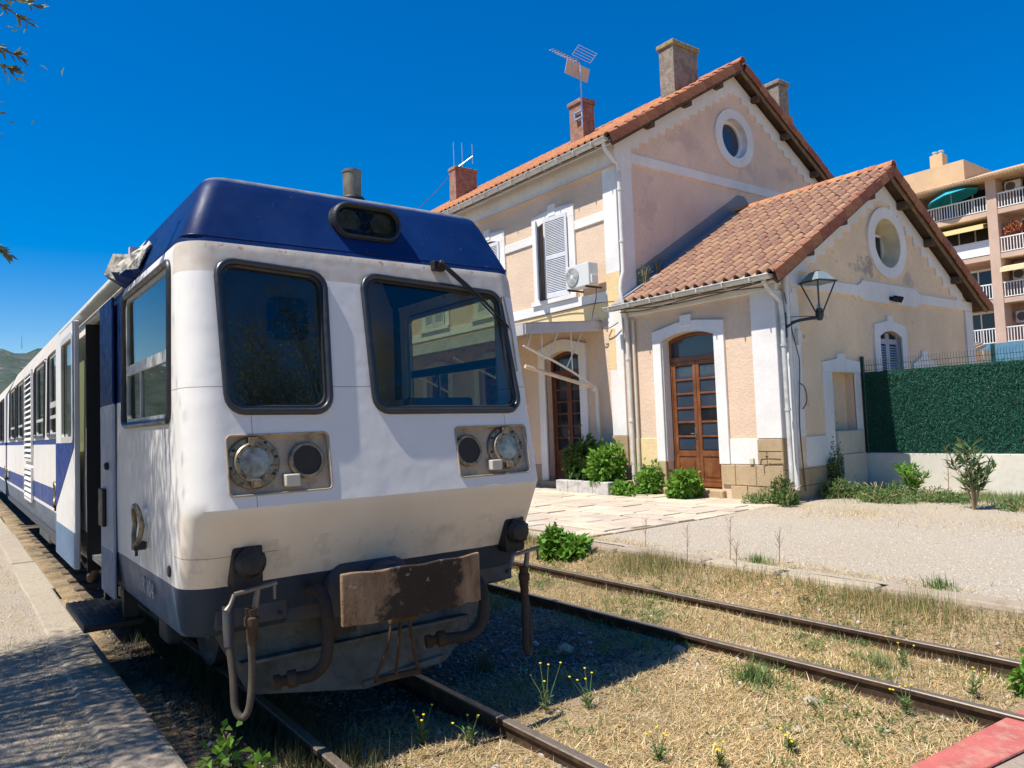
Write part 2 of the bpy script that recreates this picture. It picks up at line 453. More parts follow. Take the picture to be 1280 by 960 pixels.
def livery():
    N = NT('railcar_livery')
    x, y, z = N.xyz()
    wob = N.math('MULTIPLY', N.math('SUBTRACT', N.noise(3, 3), .5), .012)
    zz = N.math('ADD', z, wob)
    white = N.mix(N.ramp(N.noise(1.1, 5), .3, .7), (.74,.72,.68), (.80,.78,.74))
    white = N.mix(N.ramp(N.noise(7, 6, .7, stretch=(1,1,.07)), .58, .8, 0, .35), white, (.52,.45,.35))
    white = N.mix(N.ramp(N.noise(4, 6, .7), .62, .78, 0, .35), white, (.55,.50,.42))
    gt = lambda a, v: N.math('GREATER_THAN', a, v)
    lt = lambda a, v: N.math('LESS_THAN', a, v)
    AND = lambda a, b: N.math('MULTIPLY', a, b)
    # discoloured strip under the roof moulding, on the cab only
    beige = N.mix(N.ramp(N.noise(9, 5), .4, .7), (.62,.55,.47), (.50,.41,.31))
    c = N.mix(AND(AND(gt(zz, 2.745), gt(x, -4.62)), .85), white, beige)
    # lower apron on the cab front, warm ground bounce painted into the white
    apron = N.mix(N.ramp(N.noise(3.5, 5), .3, .7), (.77,.69,.57), (.71,.61,.48))
    c = N.mix(AND(N.ramp(zz, 1.42, 1.34), AND(gt(x, -4.52), .75)), c, apron)
    sm = N.ramp(N.noise(6, 5, .7), .5, .75)
    c = N.mix(AND(AND(lt(z, 1.2), gt(x, -4.52)), N.math('MULTIPLY', sm, .42)), c, (.20,.16,.12))
    seam = lambda a, v, w: lt(N.math('ABSOLUTE', N.math('SUBTRACT', a, v)), w)
    fr_ = gt(x, -4.62)
    sl_ = N.math('MAXIMUM', AND(seam(z, 2.075, .0022), gt(x, -6.2)), N.math('MAXIMUM', AND(seam(y, -.862, .002), AND(fr_, AND(lt(z, 1.93), gt(z, 1.40)))), N.math('MAXIMUM', AND(seam(y, .90, .002), AND(fr_, AND(lt(z, 1.93), gt(z, 1.78)))), AND(seam(z, 1.13, .002), AND(fr_, lt(y, -.7))))))
    c = N.mix(AND(sl_, .75), c, (.12,.11,.10))
    rz_ = N.math('ADD', N.ramp(N.math('ABSOLUTE', N.math('SUBTRACT', z, 2.905)), 0, .07, .30, 0), N.math('ADD', N.ramp(N.math('ABSOLUTE', N.math('SUBTRACT', z, 1.875)), 0, .05, .24, 0), N.ramp(N.math('ABSOLUTE', N.math('SUBTRACT', z, 1.40)), 0, .02, .24, 0)))
    rn = N.math('ADD', N.noise(11, 7, .75, stretch=(1,1,.5)), rz_)
    c = N.mix(N.ramp(rn, .84, .92, 0, .85), c, (.30,.13,.045))
    c = N.mix(N.ramp(N.noise(34, 6, .8), .70, .73, 0, .8), c, (.30,.27,.23))
    # saloon stripes
    far = lt(x, -8.6)
    blue = N.mix(N.ramp(N.noise(3, 4), .3, .7), (.012,.045,.20), (.025,.07,.27))
    c = N.mix(AND(far, AND(gt(z, 1.775), lt(z, 1.84))), c, blue)
    c = N.mix(AND(far, AND(gt(z, 1.0), lt(z, 1.24))), c, blue)
    # grey blue sill band
    low = N.mix(N.ramp(N.noise(4, 6, .65), .35, .7), (.06,.11,.20), (.11,.16,.23))
    low = N.mix(N.ramp(N.noise(6, 6, .7, stretch=(1,1,.1)), .52, .75, 0, .6), low, (.30,.27,.22))
    c = N.mix(lt(zz, .955), c, low)
    c = N.mix(AND(AND(lt(zz, .955), gt(x, -4.66)), .8), c, (.018,.027,.045))  # front end darkened further: shade below the apron put into the paint
    # pillar beside the door: blue upper part, tree shade painted in
    pil = AND(AND(gt(x, -7.0), lt(x, -6.2)), gt(z, 2.08))
    c = N.mix(pil, c, (.008,.026,.11))
    # roof
    rblue = N.mix(N.ramp(N.noise(1.6, 4), .3, .7), (.003,.018,.085), (.005,.028,.125))
    fade = N.ramp(N.noise(2.2, 5, .6), .45, .75, 0, .35)
    rblue = N.mix(fade, rblue, (.015,.055,.19))
    roof = N.mix(N.ramp(N.noise(2, 5), .3, .7), (.66,.58,.47), (.55,.47,.36))
    roof = N.mix(gt(x, -6.35), roof, rblue)
    worn = AND(N.ramp(z, 3.352, 3.39), N.ramp(N.noise(8, 4), .3, .6, .4, 1))
    roof = N.mix(AND(worn, gt(x, -4.80)), roof, (.36,.34,.29))
    chipm = N.ramp(N.noise(26, 6, .75), .66, .70)
    roof = N.mix(AND(chipm, .7), roof, (.20,.22,.26))
    c = N.mix(gt(z, 2.925), c, roof)
    h = N.math('ADD', N.noise(2.6, 3), N.math('MULTIPLY', N.noise(200, 2), .02))
    N.bump(h, .34, .03)
    return N.set(c, N.ramp(N.noise(5, 4), .3, .7, .36, .52), 0, .14, 0)
M['livery'] = livery()

# ground materials
def groundmat(name, c1, c2, c3, s1=1.2, s2=45, bump=.6):
    N = NT(name)
    c = N.mix(N.ramp(N.noise(s1, 6, .65), .32, .68), c1, c2)
    vo = N.n('TexVoronoi'); vo.inputs['Scale'].default_value = s2; N.l(N.co, vo.inputs['Vector'])
    c = N.mix(N.ramp(vo.outputs['Color'], .2, .9, 0, .5), c, c3)
    c = N.mix(N.ramp(N.noise(s2*1.3, 4, .7), .45, .7, 0, .55), c, mul(c1, .55))
    N.bump(N.math('ADD', vo.outputs['Distance'], N.noise(s2*2, 4, .7)), bump, .02)
    return N.set(c, .95, 0, .15)
M['soil'] = groundmat('dry_soil', (.42,.31,.18), (.34,.25,.15), (.50,.39,.24))
M['gravel'] = groundmat('pale_gravel', (.52,.43,.31), (.54,.48,.39), (.42,.35,.26), .45, 34, .8)
M['leftgravel'] = groundmat('dusty_platform', (.44,.37,.28), (.36,.31,.25), (.52,.46,.37), .9, 40, .7)
M['concrete'] = plain('edging_concrete', (.47,.39,.29), .95, var=.25, vs=5, bump=.9, bs=28, dirt=(.27,.21,.14), dlo=.46, dhi=.66, ds=5, rand=.14)
M['edging'] = plain('worn_edging', (.43,.365,.28), .95, var=.22, vs=4, bump=.9, bs=28, dirt=(.30,.25,.19), dlo=.48, dhi=.68, ds=4, rand=.05)
M['slab'] = plain('paving_stone', (.55,.47,.36), .85, var=.14, vs=3, bump=.3, bs=30, dirt=(.36,.29,.2), dlo=.56, dhi=.76, ds=2, rand=.10)
M['joint'] = plain('joint_earth', (.30,.23,.15), .95, var=.3, vs=6, bump=.4)
M['stonebit'] = leafmat('ballast_stone', None, None, 0.0, True)
M['redboard'] = plain('red_painted_board', (.50,.135,.115), .85, var=.2, vs=5, bump=.4, bs=50, dirt=(.50,.27,.20), dlo=.48, dhi=.66, ds=9)
M['railrust'] = plain('rusty_rail', (.085,.055,.038), .65, .5, var=.3, vs=10, bump=.2, dirt=(.16,.10,.06), dlo=.5, dhi=.7, ds=8)
M['railtop'] = plain('rail_head', (.30,.25,.20), .45, .6, var=.25, vs=10, dirt=(.2,.13,.08), dlo=.5, dhi=.7, ds=10)
M['sleeper'] = plain('old_sleeper', (.13,.10,.075), .9, var=.35, vs=6, bump=.4)
M['straw'] = leafmat('dry_grass_blades', None, None, .25, True)
M['greenleaf'] = leafmat('broad_green_leaf', (.10,.26,.03), (.18,.38,.05), .3)
M['darkleaf'] = leafmat('deep_green_leaf', (.035,.10,.02), (.07,.16,.03), .25)
M['weed'] = leafmat('weed_leaf', (.10,.19,.06), (.19,.27,.10), .3)
M['oleander'] = leafmat('oleander_leaf', (.06,.13,.05), (.13,.2,.08), .2)
M['olive'] = leafmat('olive_leaf', (.10,.13,.08), (.22,.25,.18), .15)
M['stalk'] = plain('dry_stalk', (.34,.26,.15), .9)
M['bark'] = plain('bark', (.16,.12,.085), .95, var=.35, vs=10, bump=.7, bs=25)
M['yellow'] = NT('yellow_flower').set((.80,.62,.03), .6)
M['hedgebase'] = plain('green_netting', (.008,.045,.03), .8)
M['hedge'] = leafmat('artificial_hedge_needles', None, None, .1, True)
M['fencegreen'] = plain('dark_green_post_paint', (.012,.05,.045), .4, var=.1)

# ------------------------------------------------------------------ scatter helpers
def blades(name, X, Y, Z, L, W, lean, cols, mat, parent=None, bend=.3):
    """thin triangular blades; all arrays length n"""
    n = len(X)
    az = RNG.uniform(0, 2*np.pi, n)
    tip = np.stack([np.cos(az)*np.sin(lean)*L, np.sin(az)*np.sin(lean)*L, np.cos(lean)*L], 1)
    a2 = az + np.pi/2 + RNG.normal(0, .4, n)
    side = np.stack([np.cos(a2)*W/2, np.sin(a2)*W/2, np.zeros(n)], 1)
    B = np.stack([X, Y, Z], 1)
    V = np.empty((n, 3, 3)); V[:,0] = B - side; V[:,1] = B + side; V[:,2] = B + tip
    F = np.arange(n*3).reshape(n, 3)
    C = np.repeat(cols, 3, 0)
    return npmesh(name, V.reshape(-1,3), F, mat, parent, C)

def leafcloud(P, D, L, W, fold=.25):
    """diamond leaves at P pointing along D; returns V,F (two tris as one quad)"""
    n = len(P)
    D = D/np.linalg.norm(D, axis=1, keepdims=True)
    r = RNG.normal(size=(n,3)); S = np.cross(D, r); S /= np.linalg.norm(S, axis=1, keepdims=True)
    Nn = np.cross(D, S)
    L = L[:,None]; W = W[:,None]
    V = np.empty((n,4,3))
    V[:,0] = P; V[:,1] = P + D*L*.45 + S*W/2 + Nn*W*fold; V[:,2] = P + D*L - Nn*L*.12; V[:,3] = P + D*L*.45 - S*W/2 + Nn*W*fold
    return V.reshape(-1,3), np.arange(n*4).reshape(n,4)

def bush(name, loc, rx, ry, rz, n, leaf, label, cat, mat='greenleaf', group=None, stems=6, lw=.62, parts=('foliage','stem'), up=.35):
    t = thing(name, loc, label, cat, group)
    # leafy shoots grouped in uneven lobes
    k = 7 if rz < .7 else 10
    lc = np.stack([RNG.uniform(-.62,.62,k)*rx, RNG.uniform(-.62,.62,k)*ry, RNG.uniform(.18,.74,k)*rz], 1)
    lr = RNG.uniform(.30,.52,k)
    li = RNG.integers(0, k, n)
    u = RNG.normal(size=(n,3)); u /= np.linalg.norm(u, axis=1, keepdims=True)
    rr = RNG.uniform(.2, 1, n)**.45*lr[li]
    P = lc[li] + u*rr[:,None]*np.array([[rx,ry,rz]])
    sp_ = RNG.uniform(0,1,n) < .05
    P[sp_] *= RNG.uniform(1.05,1.28,(sp_.sum(),1))
    P[:,2] = np.maximum(P[:,2], .01)
    P += np.array(loc)
    D = u + RNG.normal(0, .55, (n,3)); D[:,2] -= .45 - up*RNG.uniform(0,1.2,n)
    V, F = leafcloud(P, D, leaf*RNG.uniform(.6,1.25,n), leaf*lw*RNG.uniform(.7,1.2,n))
    npmesh(parts[0], V, F, M[mat], t)
    s = MB()
    for k in range(stems):
        a = random.uniform(0, 6.28); q = random.uniform(.3, .8)
        s.tube(spline([(loc[0]+.03*math.cos(a), loc[1]+.03*math.sin(a), loc[2]-.05), (loc[0]+rx*q*.5*math.cos(a), loc[1]+ry*q*.5*math.sin(a), loc[2]+rz*.5), (loc[0]+rx*q*math.cos(a), loc[1]+ry*q*math.sin(a), loc[2]+rz*.85)], 3), [.012]*4+[.009]*2+[.006], 5)
    s.build(parts[1], M['stalk'], t)
    return t

# ================================================================== SETTING
def hnoise(x, y):
    return (np.sin(x*1.7+y*.9)*.5 + np.sin(x*3.1-y*2.3+1)*.3 + np.sin(x*6.3+y*5.1)*.15 + np.sin(y*9.7-x*8.3)*.08)

def gridmesh(name, xs, ys, zf, mat):
    X, Y = np.meshgrid(xs, ys, indexing='ij'); Z = zf(X, Y)
    V = np.stack([X, Y, Z], -1).reshape(-1,3)
    nx, ny = len(xs), len(ys)
    i, j = np.meshgrid(np.arange(nx-1), np.arange(ny-1), indexing='ij'); b = (i*ny+j).ravel()
    F = np.stack([b, b+ny, b+ny+1, b+1], 1)
    return struct(npmesh(name, V, F, mat, smooth=True))

g = MB(); g.add([(-6000,-6000,-.4),(6000,-6000,-.4),(6000,6000,-.4),(-6000,6000,-.4)], [(0,1,2,3)])
struct(g.build('ground', M['soil']))
def zbed(x, y):
    """track bed, soil just under the rail heads"""
    base = -.115 + .018*hnoise(x, y)
    base = base + .215*np.clip((y-3.9)/.75, 0, 1)**1.3
    return base
def bedmat():
    N = NT('track_bed_soil')
    c = N.mix(N.ramp(N.noise(1.2, 6, .65), .32, .68), (.42,.31,.18), (.34,.25,.15))
    vo = N.n('TexVoronoi'); vo.inputs['Scale'].default_value = 45; N.l(N.co, vo.inputs['Vector'])
    c = N.mix(N.ramp(vo.outputs['Color'], .2, .9, 0, .5), c, (.50,.39,.24))
    x, y, z = N.xyz()
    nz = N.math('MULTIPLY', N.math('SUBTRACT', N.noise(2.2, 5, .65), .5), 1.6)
    # dark ballast in the railcar's shadow zone, toned down to deepen that shade
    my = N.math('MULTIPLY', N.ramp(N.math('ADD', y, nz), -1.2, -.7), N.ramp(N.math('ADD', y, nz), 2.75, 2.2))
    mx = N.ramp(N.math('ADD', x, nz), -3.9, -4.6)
    shadow_ballast = N.mix(N.ramp(vo.outputs['Color'], .1, .9), (.045,.04,.036), (.13,.115,.10))
    c = N.mix(N.math('MULTIPLY', N.math('MULTIPLY', my, mx), .9), c, shadow_ballast)
    N.bump(N.math('ADD', vo.outputs['Distance'], N.noise(90, 4, .7)), .8, .02)
    return N.set(c, .95, 0, .15)
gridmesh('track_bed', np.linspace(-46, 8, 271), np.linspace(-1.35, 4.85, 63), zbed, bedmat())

# left platform
def zleft(x, y): return .035 + .008*hnoise(x*1.3, y*1.1) - .03*np.clip((-1.55-y)/6, 0, 1)
gridmesh('left_platform', np.linspace(-46, 8, 217), np.linspace(-12, -1.48, 43), zleft, M['leftgravel'])
lp = bpy.data.objects['left_platform']
xk = -40.0; k = 0
while xk < 1.5:
    ln = random.uniform(1.7, 2.9)
    o = MB().box(xk, xk+ln-.006, -1.52+random.uniform(-.01,.01), -1.20+random.uniform(-.025,.02), -.25, .045+random.uniform(-.008,.012)).build('edging_block', M['edging'], lp, bevel=.03)
    xk += ln

# station platform: gravel sheet, kerb stones, paving
def zplat(x, y): return .165 + .012*np.clip((y-5)/4, 0, 1)*2 + .006*hnoise(x*2, y*2)
gridmesh('station_platform', np.linspace(-46, 10, 225), np.linspace(4.86, 13.6, 71), zplat, M['gravel'])
sp = bpy.data.objects['station_platform']
xk = -30.0
while xk < 6:
    ln = random.uniform(.85, 1.5)
    dz = random.uniform(-.015, .012); dy = random.uniform(-.02, .02)
    if -5.7 < xk < -5.0: dz -= .05
    MB().box(xk, xk+ln-random.uniform(.015,.05), 4.68+dy, 4.95+dy, -.3, .172+dz).build('kerb_stone', M['concrete'], sp, bevel=.045)
    xk += ln
struct(MB().box(-19.9, -7.98, 4.965, 10.2, -.1, .185).build('paving_bed', M['joint']))
pv = bpy.data.objects['paving_bed']
y = 4.98; row = 0
while y < 10.1:
    w = random.uniform(.42, .62); x = -19.8 + random.uniform(0, .5)
    if y + w > 10.12: w = 10.12 - y
    if w < .15: break
    while x < -8.0:
        ln = random.uniform(.6, 1.35); x1 = min(x+ln, -7.95 + random.uniform(-.08,.04))
        if x1 - x < .12: break
        q = .012
        c = [(x+q+random.uniform(0,.02), y+q+random.uniform(0,.02)), (x1-q-random.uniform(0,.02), y+q+random.uniform(0,.02)), (x1-q-random.uniform(0,.02), y+w-q-random.uniform(0,.02)), (x+q+random.uniform(0,.02), y+w-q-random.uniform(0,.02))]
        MB().prism(c, 'Z', .12, .205+random.uniform(-.007,.008)).build('paving_slab', M['slab'], pv, bevel=.008, segs=1)
        x = x1
    y += w; row += 1

# distant hills
def hills():
    ys = np.linspace(-1800, 1500, 120); xs = np.linspace(-3600, -1500, 60)
    def zf(x, y):
        ridge = 268 - 8*np.cos((y-155)/16.) + 40*np.sin((y-155)/330.) + 5*np.sin(y/41.)
        t = np.clip((-1500-x)/1000., 0, 1)
        return -5 + ridge*(t**.8) + 9*np.sin(x/147.+y/71.)*t*(1-t) + 16*np.sin(x/59.-y/43.)*t*(1-t) - 260*np.clip((-2500-x)/1100., 0, 1)**2
    N = NT('maquis_hillside')
    c = N.mix(N.ramp(N.noise(.012, 6, .65), .35, .65), (.05,.075,.055), (.10,.125,.105))  # hill greens greyed, distance haze put into the colour
    c = N.mix(N.ramp(N.noise(.03, 6, .7), .6, .72), c, (.36,.33,.29))
    N.bump(N.noise(.05, 5, .7), 1., 12)
    gridmesh('hills', xs, ys, zf, N.set(c, .95, 0, .1))
hills()
mst = thing('radio_mast', (-2480, 158, 270), 'thin radio mast on the far hill crest', 'mast')
MB().tube([(-2480,158,265),(-2480,158,303)], [.8,.3], 6).build('mast_pole', M['steel'], mst)

# ------------------------------------------------------------------ tracks
def track(yc, label, x0=-60, x1=7, dz=0., sleepers=()):
    t = thing('railway_track', (x0, yc, -.2), label, 'railway track')
    prof = [(-.055,-.14),(.055,-.14),(.055,-.125),(.01,-.11),(.01,-.045),(.03,-.032),(.031,-.006),(.024,0),(-.024,0),(-.031,-.006),(-.03,-.032),(-.01,-.045),(-.01,-.11),(-.055,-.125)]
    for sgn in (-1, 1):
        y0 = yc + sgn*.53
        r = MB(); n = len(prof)
        xs = np.linspace(x0, x1, 50)
        for i, xx in enumerate(xs):
            wob = .012*math.sin(xx*.7+sgn+yc)
            r.v += [(xx, y0+p[0]+wob, p[1]+dz+.006*math.sin(xx*.9+yc)) for p in prof]
        for i in range(len(xs)-1):
            for j in range(n):
                j2 = (j+1) % n
                r.f.append((i*n+j, i*n+j2, (i+1)*n+j2, (i+1)*n+j)); r.m.append(1 if j in (6,7,8) else 0)
        r.f.append(tuple(range(n))); r.m.append(0); r.f.append(tuple((len(xs)-1)*n+j for j in range(n))); r.m.append(0)
        r.build('rail', [M['railrust'], M['railtop']], t)
    for xs_ in sleepers:
        MB().box(xs_-.11, xs_+.11, yc-.92, yc+.92, -.28, -.085+random.uniform(-.012,.008)).build('sleeper', M['sleeper'], t, bevel=.02)
    return t
track(0, 'near railway track under the blue and white railcar', sleepers=[-6.3-.72*i for i in range(22)])
track(3.30, 'empty weed-grown railway track beside the station platform kerb', dz=-.005)

# red board at the crossing
b = MB(); c = [(-1.97,3.9),(-2.03,1.2),(-1.70,1.2),(-1.68,3.9)]
b.prism([(-1.86,3.95),(-2.07,.62),(-1.90,.62),(-1.52,3.95)], 'Z', -.16, -.02)
tag(b.build('crossing_board', M['redboard'], bevel=.012), 'faded red painted board laid across the dry grass by the rail end', 'board')
b = MB().prism([(-1.505,3.95),(-1.885,.62),(1.5,.62),(1.5,3.95)], 'Z', -.2, -.03)
struct(b.build('crossing_pavement', M['concrete']))

# ================================================================== RAILCAR
ZX = [(.66,-4.56),(.70,-4.535),(.955,-4.43),(1.36,-4.225),(1.40,-4.205),(1.45,-4.214),(2.88,-4.443),(2.93,-4.452),(2.965,-4.475),(3.30,-4.615),(3.355,-4.645),(3.385,-4.675),(3.405,-4.73),(3.43,-5.05),(3.445,-5.5)]
ZH = [(.66,1.15),(.70,1.17),(.955,1.20),(1.36,1.205),(1.40,1.205),(1.45,1.205),(2.88,1.19),(2.93,1.175),(2.965,1.155),(3.30,1.025),(3.355,.995),(3.385,.965),(3.405,.91),(3.43,.66),(3.445,.35)]
def lerp(tab, z):
    if z <= tab[0][0]: return tab[0][1]
    for (a, va), (b, vb) in zip(tab, tab[1:]):
        if z <= b: return va + (vb-va)*(z-a)/(b-a)
    return tab[-1][1]
def XF(z): return lerp(ZX, z)

def shell(x_rear, inset, zs, r0):
    m = MB(); n = 0
    for z in zs:
        hw = lerp(ZH, z) - inset; xf = XF(z) - inset; r = r0 if z < 2.94 else r0*(.62 if z < 3.4 else .8)
        r = min(r, hw*.8)
        ring = [(x_rear, -hw)] + [(x_rear + (xf-r-x_rear)*t, -hw) for t in (.5, .9)]
        ring += [(xf - r + r*math.sin(a), -hw + r - r*math.cos(a)) for a in [math.pi/2*i/7 for i in range(8)]]
        ring += [(xf, -hw + r + (2*hw-2*r)*t) for t in (.25,.5,.75)]
        ring += [(xf - r + r*math.cos(a), hw - r + r*math.sin(a)) for a in [math.pi/2*i/7 for i in range(8)]]
        ring += [(x_rear + (xf-r-x_rear)*t, hw) for t in (.9, .5)] + [(x_rear, hw)]
        n = len(ring)
        m.v += [(p[0], p[1], z) for p in ring]
    k = len(zs)
    for i in range(k-1):
        for j in range(n):
            j2 = (j+1) % n
            m.f.append((i*n+j, i*n+j2, (i+1)*n+j2, (i+1)*n+j)); m.m.append(0)
    m.f.append(tuple(range(n-1,-1,-1))); m.m.append(0)
    m.f.append(tuple((k-1)*n+j for j in range(n))); m.m.append(0)
    return m

XR = -20.1
car = thing('railcar', (-4.4, 0, 0), 'white and blue railcar with round headlamps and rusty buffer plate, nearest the camera', 'railcar')
body = shell(XR, 0, [z for z, _ in ZX], .17).build('body', M['livery'], car)
cuts = [shell(XR+.06, .055, [1.0,1.36,1.40,1.45,2.88,2.93,2.965,3.30], .12)]
WL = rquad([(-.985,1.935),(-.385,1.925),(-.35,2.785),(-1.0,2.82)], .095)
WR = rquad([(-.085,1.92),(1.045,1.905),(.985,2.765),(-.09,2.81)], .095)
cuts.append(MB().prism(WL, 'X', -4.9, -4.0)); cuts.append(MB().prism(WR, 'X', -4.9, -4.0))
REC = []
for (y0, y1) in ((-1.008,-.415), (.478,1.068)):
    pts = rrect(y0, y1, 1.468, 1.80, .028, 4)
    c_ = MB(); n = len(pts)
    c_.v = [(XF(p[1])+.1, p[0], p[1]) for p in pts] + [(XF(p[1])-.045, p[0], p[1]) for p in pts]
    c_.f = [tuple(range(n)), tuple(range(2*n-1,n-1,-1))] + [(i,(i+1)%n,n+(i+1)%n,n+i) for i in range(n)]; c_.m = [0]*len(c_.f)
    cuts.append(c_)
SIDEW = [(-6.12,-4.68,1.90,2.84), (-9.60,-9.0,1.90,2.89), (-11.40,-10.10,1.88,2.92), (-13.30,-11.85,1.88,2.92), (-17.0,-15.42,1.88,2.92), (-19.2,-17.45,1.88,2.92)]
for (x0,x1,z0,z1) in SIDEW:
    for s_ in (-1, 1):
        cuts.append(MB().prism(rrect(x0,x1,z0,z1,.07,4), 'Y', s_*1.05, s_*1.4))
cuts.append(MB().box(-8.04,-7.0,-1.5,-1.0,.60,2.90))     # open doorway
cuts.append(MB().box(-8.04,-7.0,-1.5,.9,.74,1.02))       # step well
cut(body, cuts)
smooth_mesh(body.data, 28)

def xfpath(pts, off): return [(XF(p[1])+off, p[0], p[1]) for p in pts]
def shrink(pts, d):
    cx = sum(p[0] for p in pts)/len(pts); cy = sum(p[1] for p in pts)/len(pts)
    hx = max(abs(p[0]-cx) for p in pts); hy = max(abs(p[1]-cy) for p in pts)
    return [(cx+(p[0]-cx)*(1-d/hx), cy+(p[1]-cy)*(1-d/hy)) for p in pts]
for pts, nm in ((WL,'windscreen'), (WR,'windscreen')):
    n = len(pts)
    g = MB(); g.v = xfpath(shrink(pts,.01), -.022) + xfpath(shrink(pts,.01), -.028)
    g.f = [tuple(range(n)), tuple(range(2*n-1,n-1,-1))]; g.m = [0,0]
    w = g.build(nm, M['cabglass'], car)
    f = MB().tube(xfpath(pts, .003), .021, 8, True); f.tube(xfpath(shrink(pts,.024), -.012), .015, 6, True)
    f.build('rubber_seal', M['rubber'], w, smooth=60)

# headlamp recesses: lamp, speaker, small box
for sg, yl, ys, yb in ((-1,-.862,-.553,-.66), (1,.886,.575,.765)):
    y0, y1 = ((-1.008,-.415), (.478,1.068))[sg > 0]
    pts = rrect(y0+.004, y1-.004, 1.472, 1.796, .026, 4); n = len(pts)
    p = MB(); p.v = xfpath(pts, -.030) + xfpath(pts, -.044); p.f = [tuple(range(n)), tuple(range(2*n-1,n-1,-1))] + [(i,(i+1)%n,n+(i+1)%n,n+i) for i in range(n)]; p.m = [0]*len(p.f)
    pan = p.build('lamp_panel', M['recess'], car)
    fr = MB().tube(xfpath(rrect(y0, y1, 1.468, 1.80, .028, 4), .002), .006, 6, True).build('panel_rim', M['recess'], pan)
    nx = Vector((1,0,.16)).normalized()
    zc = 1.643; c0 = Vector((XF(zc)-.03, yl, zc))
    hl = MB().lathe(c0, nx, [(.148,0),(.148,.014),(.14,.022),(.112,.022),(.112,.034),(.104,.042),(.083,.042),(.083,.012)], 36).build('headlight', M['brass'], car, smooth=35)
    a = nx.orthogonal().normalized(); bb = nx.cross(a)
    for q in range(8):
        t = q*math.pi/4+.2
        MB().lathe(c0 + (a*math.cos(t)+bb*math.sin(t))*.13 + nx*.02, nx, [(.009,0),(.009,.008),(.004,.011)], 6).build('bolt', M['iron'], hl)
    for q in range(6):
        t = q*math.pi/3
        MB().lathe(c0 + (a*math.cos(t)+bb*math.sin(t))*.095 + nx*.04, nx, [(.006,0),(.006,.006)], 6).build('bolt', M['iron'], hl)
    for s2 in (1,-1):
        cc = c0 + Vector((-.16,0,1)).normalized()*s2*.118 + nx*.03
        MB().box(cc.x-.012, cc.x+.02, cc.y-.028, cc.y+.028, cc.z-.022, cc.z+.022).build('ring_clasp', M['brass'], hl, bevel=.004)
    MB().lathe(c0 + nx*.006, nx, [(.012,-.0),(.03,.002),(.055,.012),(.082,.036)], 28).build('reflector', M['chrome'], hl, smooth=40)
    MB().lathe(c0 + nx*.012, nx, [(.016,0),(.016,.012),(.006,.02)], 12).build('bulb', M['offwhite'], hl, smooth=40)
    MB().lathe(c0 + nx*.036, nx, [(.083,0),(.083,.004),(.06,.011),(.03,.015),(.0,.016)], 28).build('lens', M['lens'], hl, smooth=40)
    c1 = Vector((XF(zc)-.03, ys, zc-.004))
    spk = MB().lathe(c1, nx, [(.108,0),(.108,.02),(.1,.028),(.086,.028),(.086,.018)], 30).build('horn_speaker', M['brass'], car, smooth=35)
    MB().lathe(c1 + nx*.016, nx, [(.087,0),(.085,.006),(.0,.008)], 30).build('speaker_grille', M['grille'], spk, smooth=40)
    zb = 1.535
    MB().box(XF(zb)-.03, XF(zb)+.035, yb-.042, yb+.042, zb-.034, zb+.034).build('marker_box', M['offwhite'], car, bevel=.006)

# roof headlamp pod
pts = rrect(-.248, .248, 3.064, 3.304, .115, 8); inn = rrect(-.215, .215, 3.097, 3.271, .082, 8)
pod = MB().ringprism(pts, inn, 'X', -4.72, -4.50).build('roof_headlamp', M['rubber'], car, bevel=.018, segs=3)
MB().tube([(-4.497, p[0], p[1]) for p in rrect(-.231,.231,3.081,3.287,.10,8)], .012, 8, True).build('pod_rim', M['iron'], pod, smooth=60)
MB().prism(rrect(-.22,.22,3.092,3.276,.085,6), 'X', -4.68, -4.62).build('pod_back', M['black'], pod)
for yy in (-.118, .118):
    MB().lathe((-4.62, yy, 3.184), (1,0,0), [(.02,0),(.05,.012),(.072,.045),(.078,.075),(.082,.075)], 26).build('pod_lamp', M['chrome'], pod, smooth=40)
    MB().lathe((-4.615, yy, 3.184), (1,0,0), [(.014,0),(.014,.03),(.004,.04)], 10).build('pod_bulb', M['offwhite'], pod, smooth=40)
MB().prism(inn, 'X', -4.523, -4.517).build('pod_glass', glassmat('smoked_lens', (.55,.56,.55), 1.45), pod)
# crease moulding along the roof seam
hw_ = lerp(ZH,2.962)+.001; xf_ = XF(2.962)+.001; rr0 = .105
ring_ = [(-6.2,-hw_),(-5.2,-hw_)] + [(xf_-rr0+rr0*math.sin(a), -hw_+rr0-rr0*math.cos(a)) for a in [math.pi/2*i/7 for i in range(8)]] + [(xf_,y_) for y_ in (-.5,0,.5)] + [(xf_-rr0+rr0*math.cos(a), hw_-rr0+rr0*math.sin(a)) for a in [math.pi/2*i/7 for i in range(8)]] + [(-5.2,hw_),(-6.2,hw_)]
MB().tube([(q[0],q[1],2.962) for q in ring_], .005, 6).build('seam_moulding', plain('navy_moulding',(.006,.02,.09),.35), car, smooth=60)
# exhaust
ex = MB().lathe((-4.92,.09,3.40), (0,0,1), [(.08,0),(.08,.035),(.064,.04),(.066,.245),(.07,.25),(.07,.268),(.056,.268),(.052,.1)], 26).build('exhaust_stack', plain('exhaust_metal', (.26,.23,.17), .55, .4, var=.3, vs=12, dirt=(.30,.15,.06), dlo=.55, dhi=.7, ds=10), car, smooth=35)
MB().lathe((-4.92,.09,3.40), (0,0,1), [(.09,0),(.09,.06),(.078,.075)], 26).build('exhaust_collar', M['black'], ex, smooth=35)
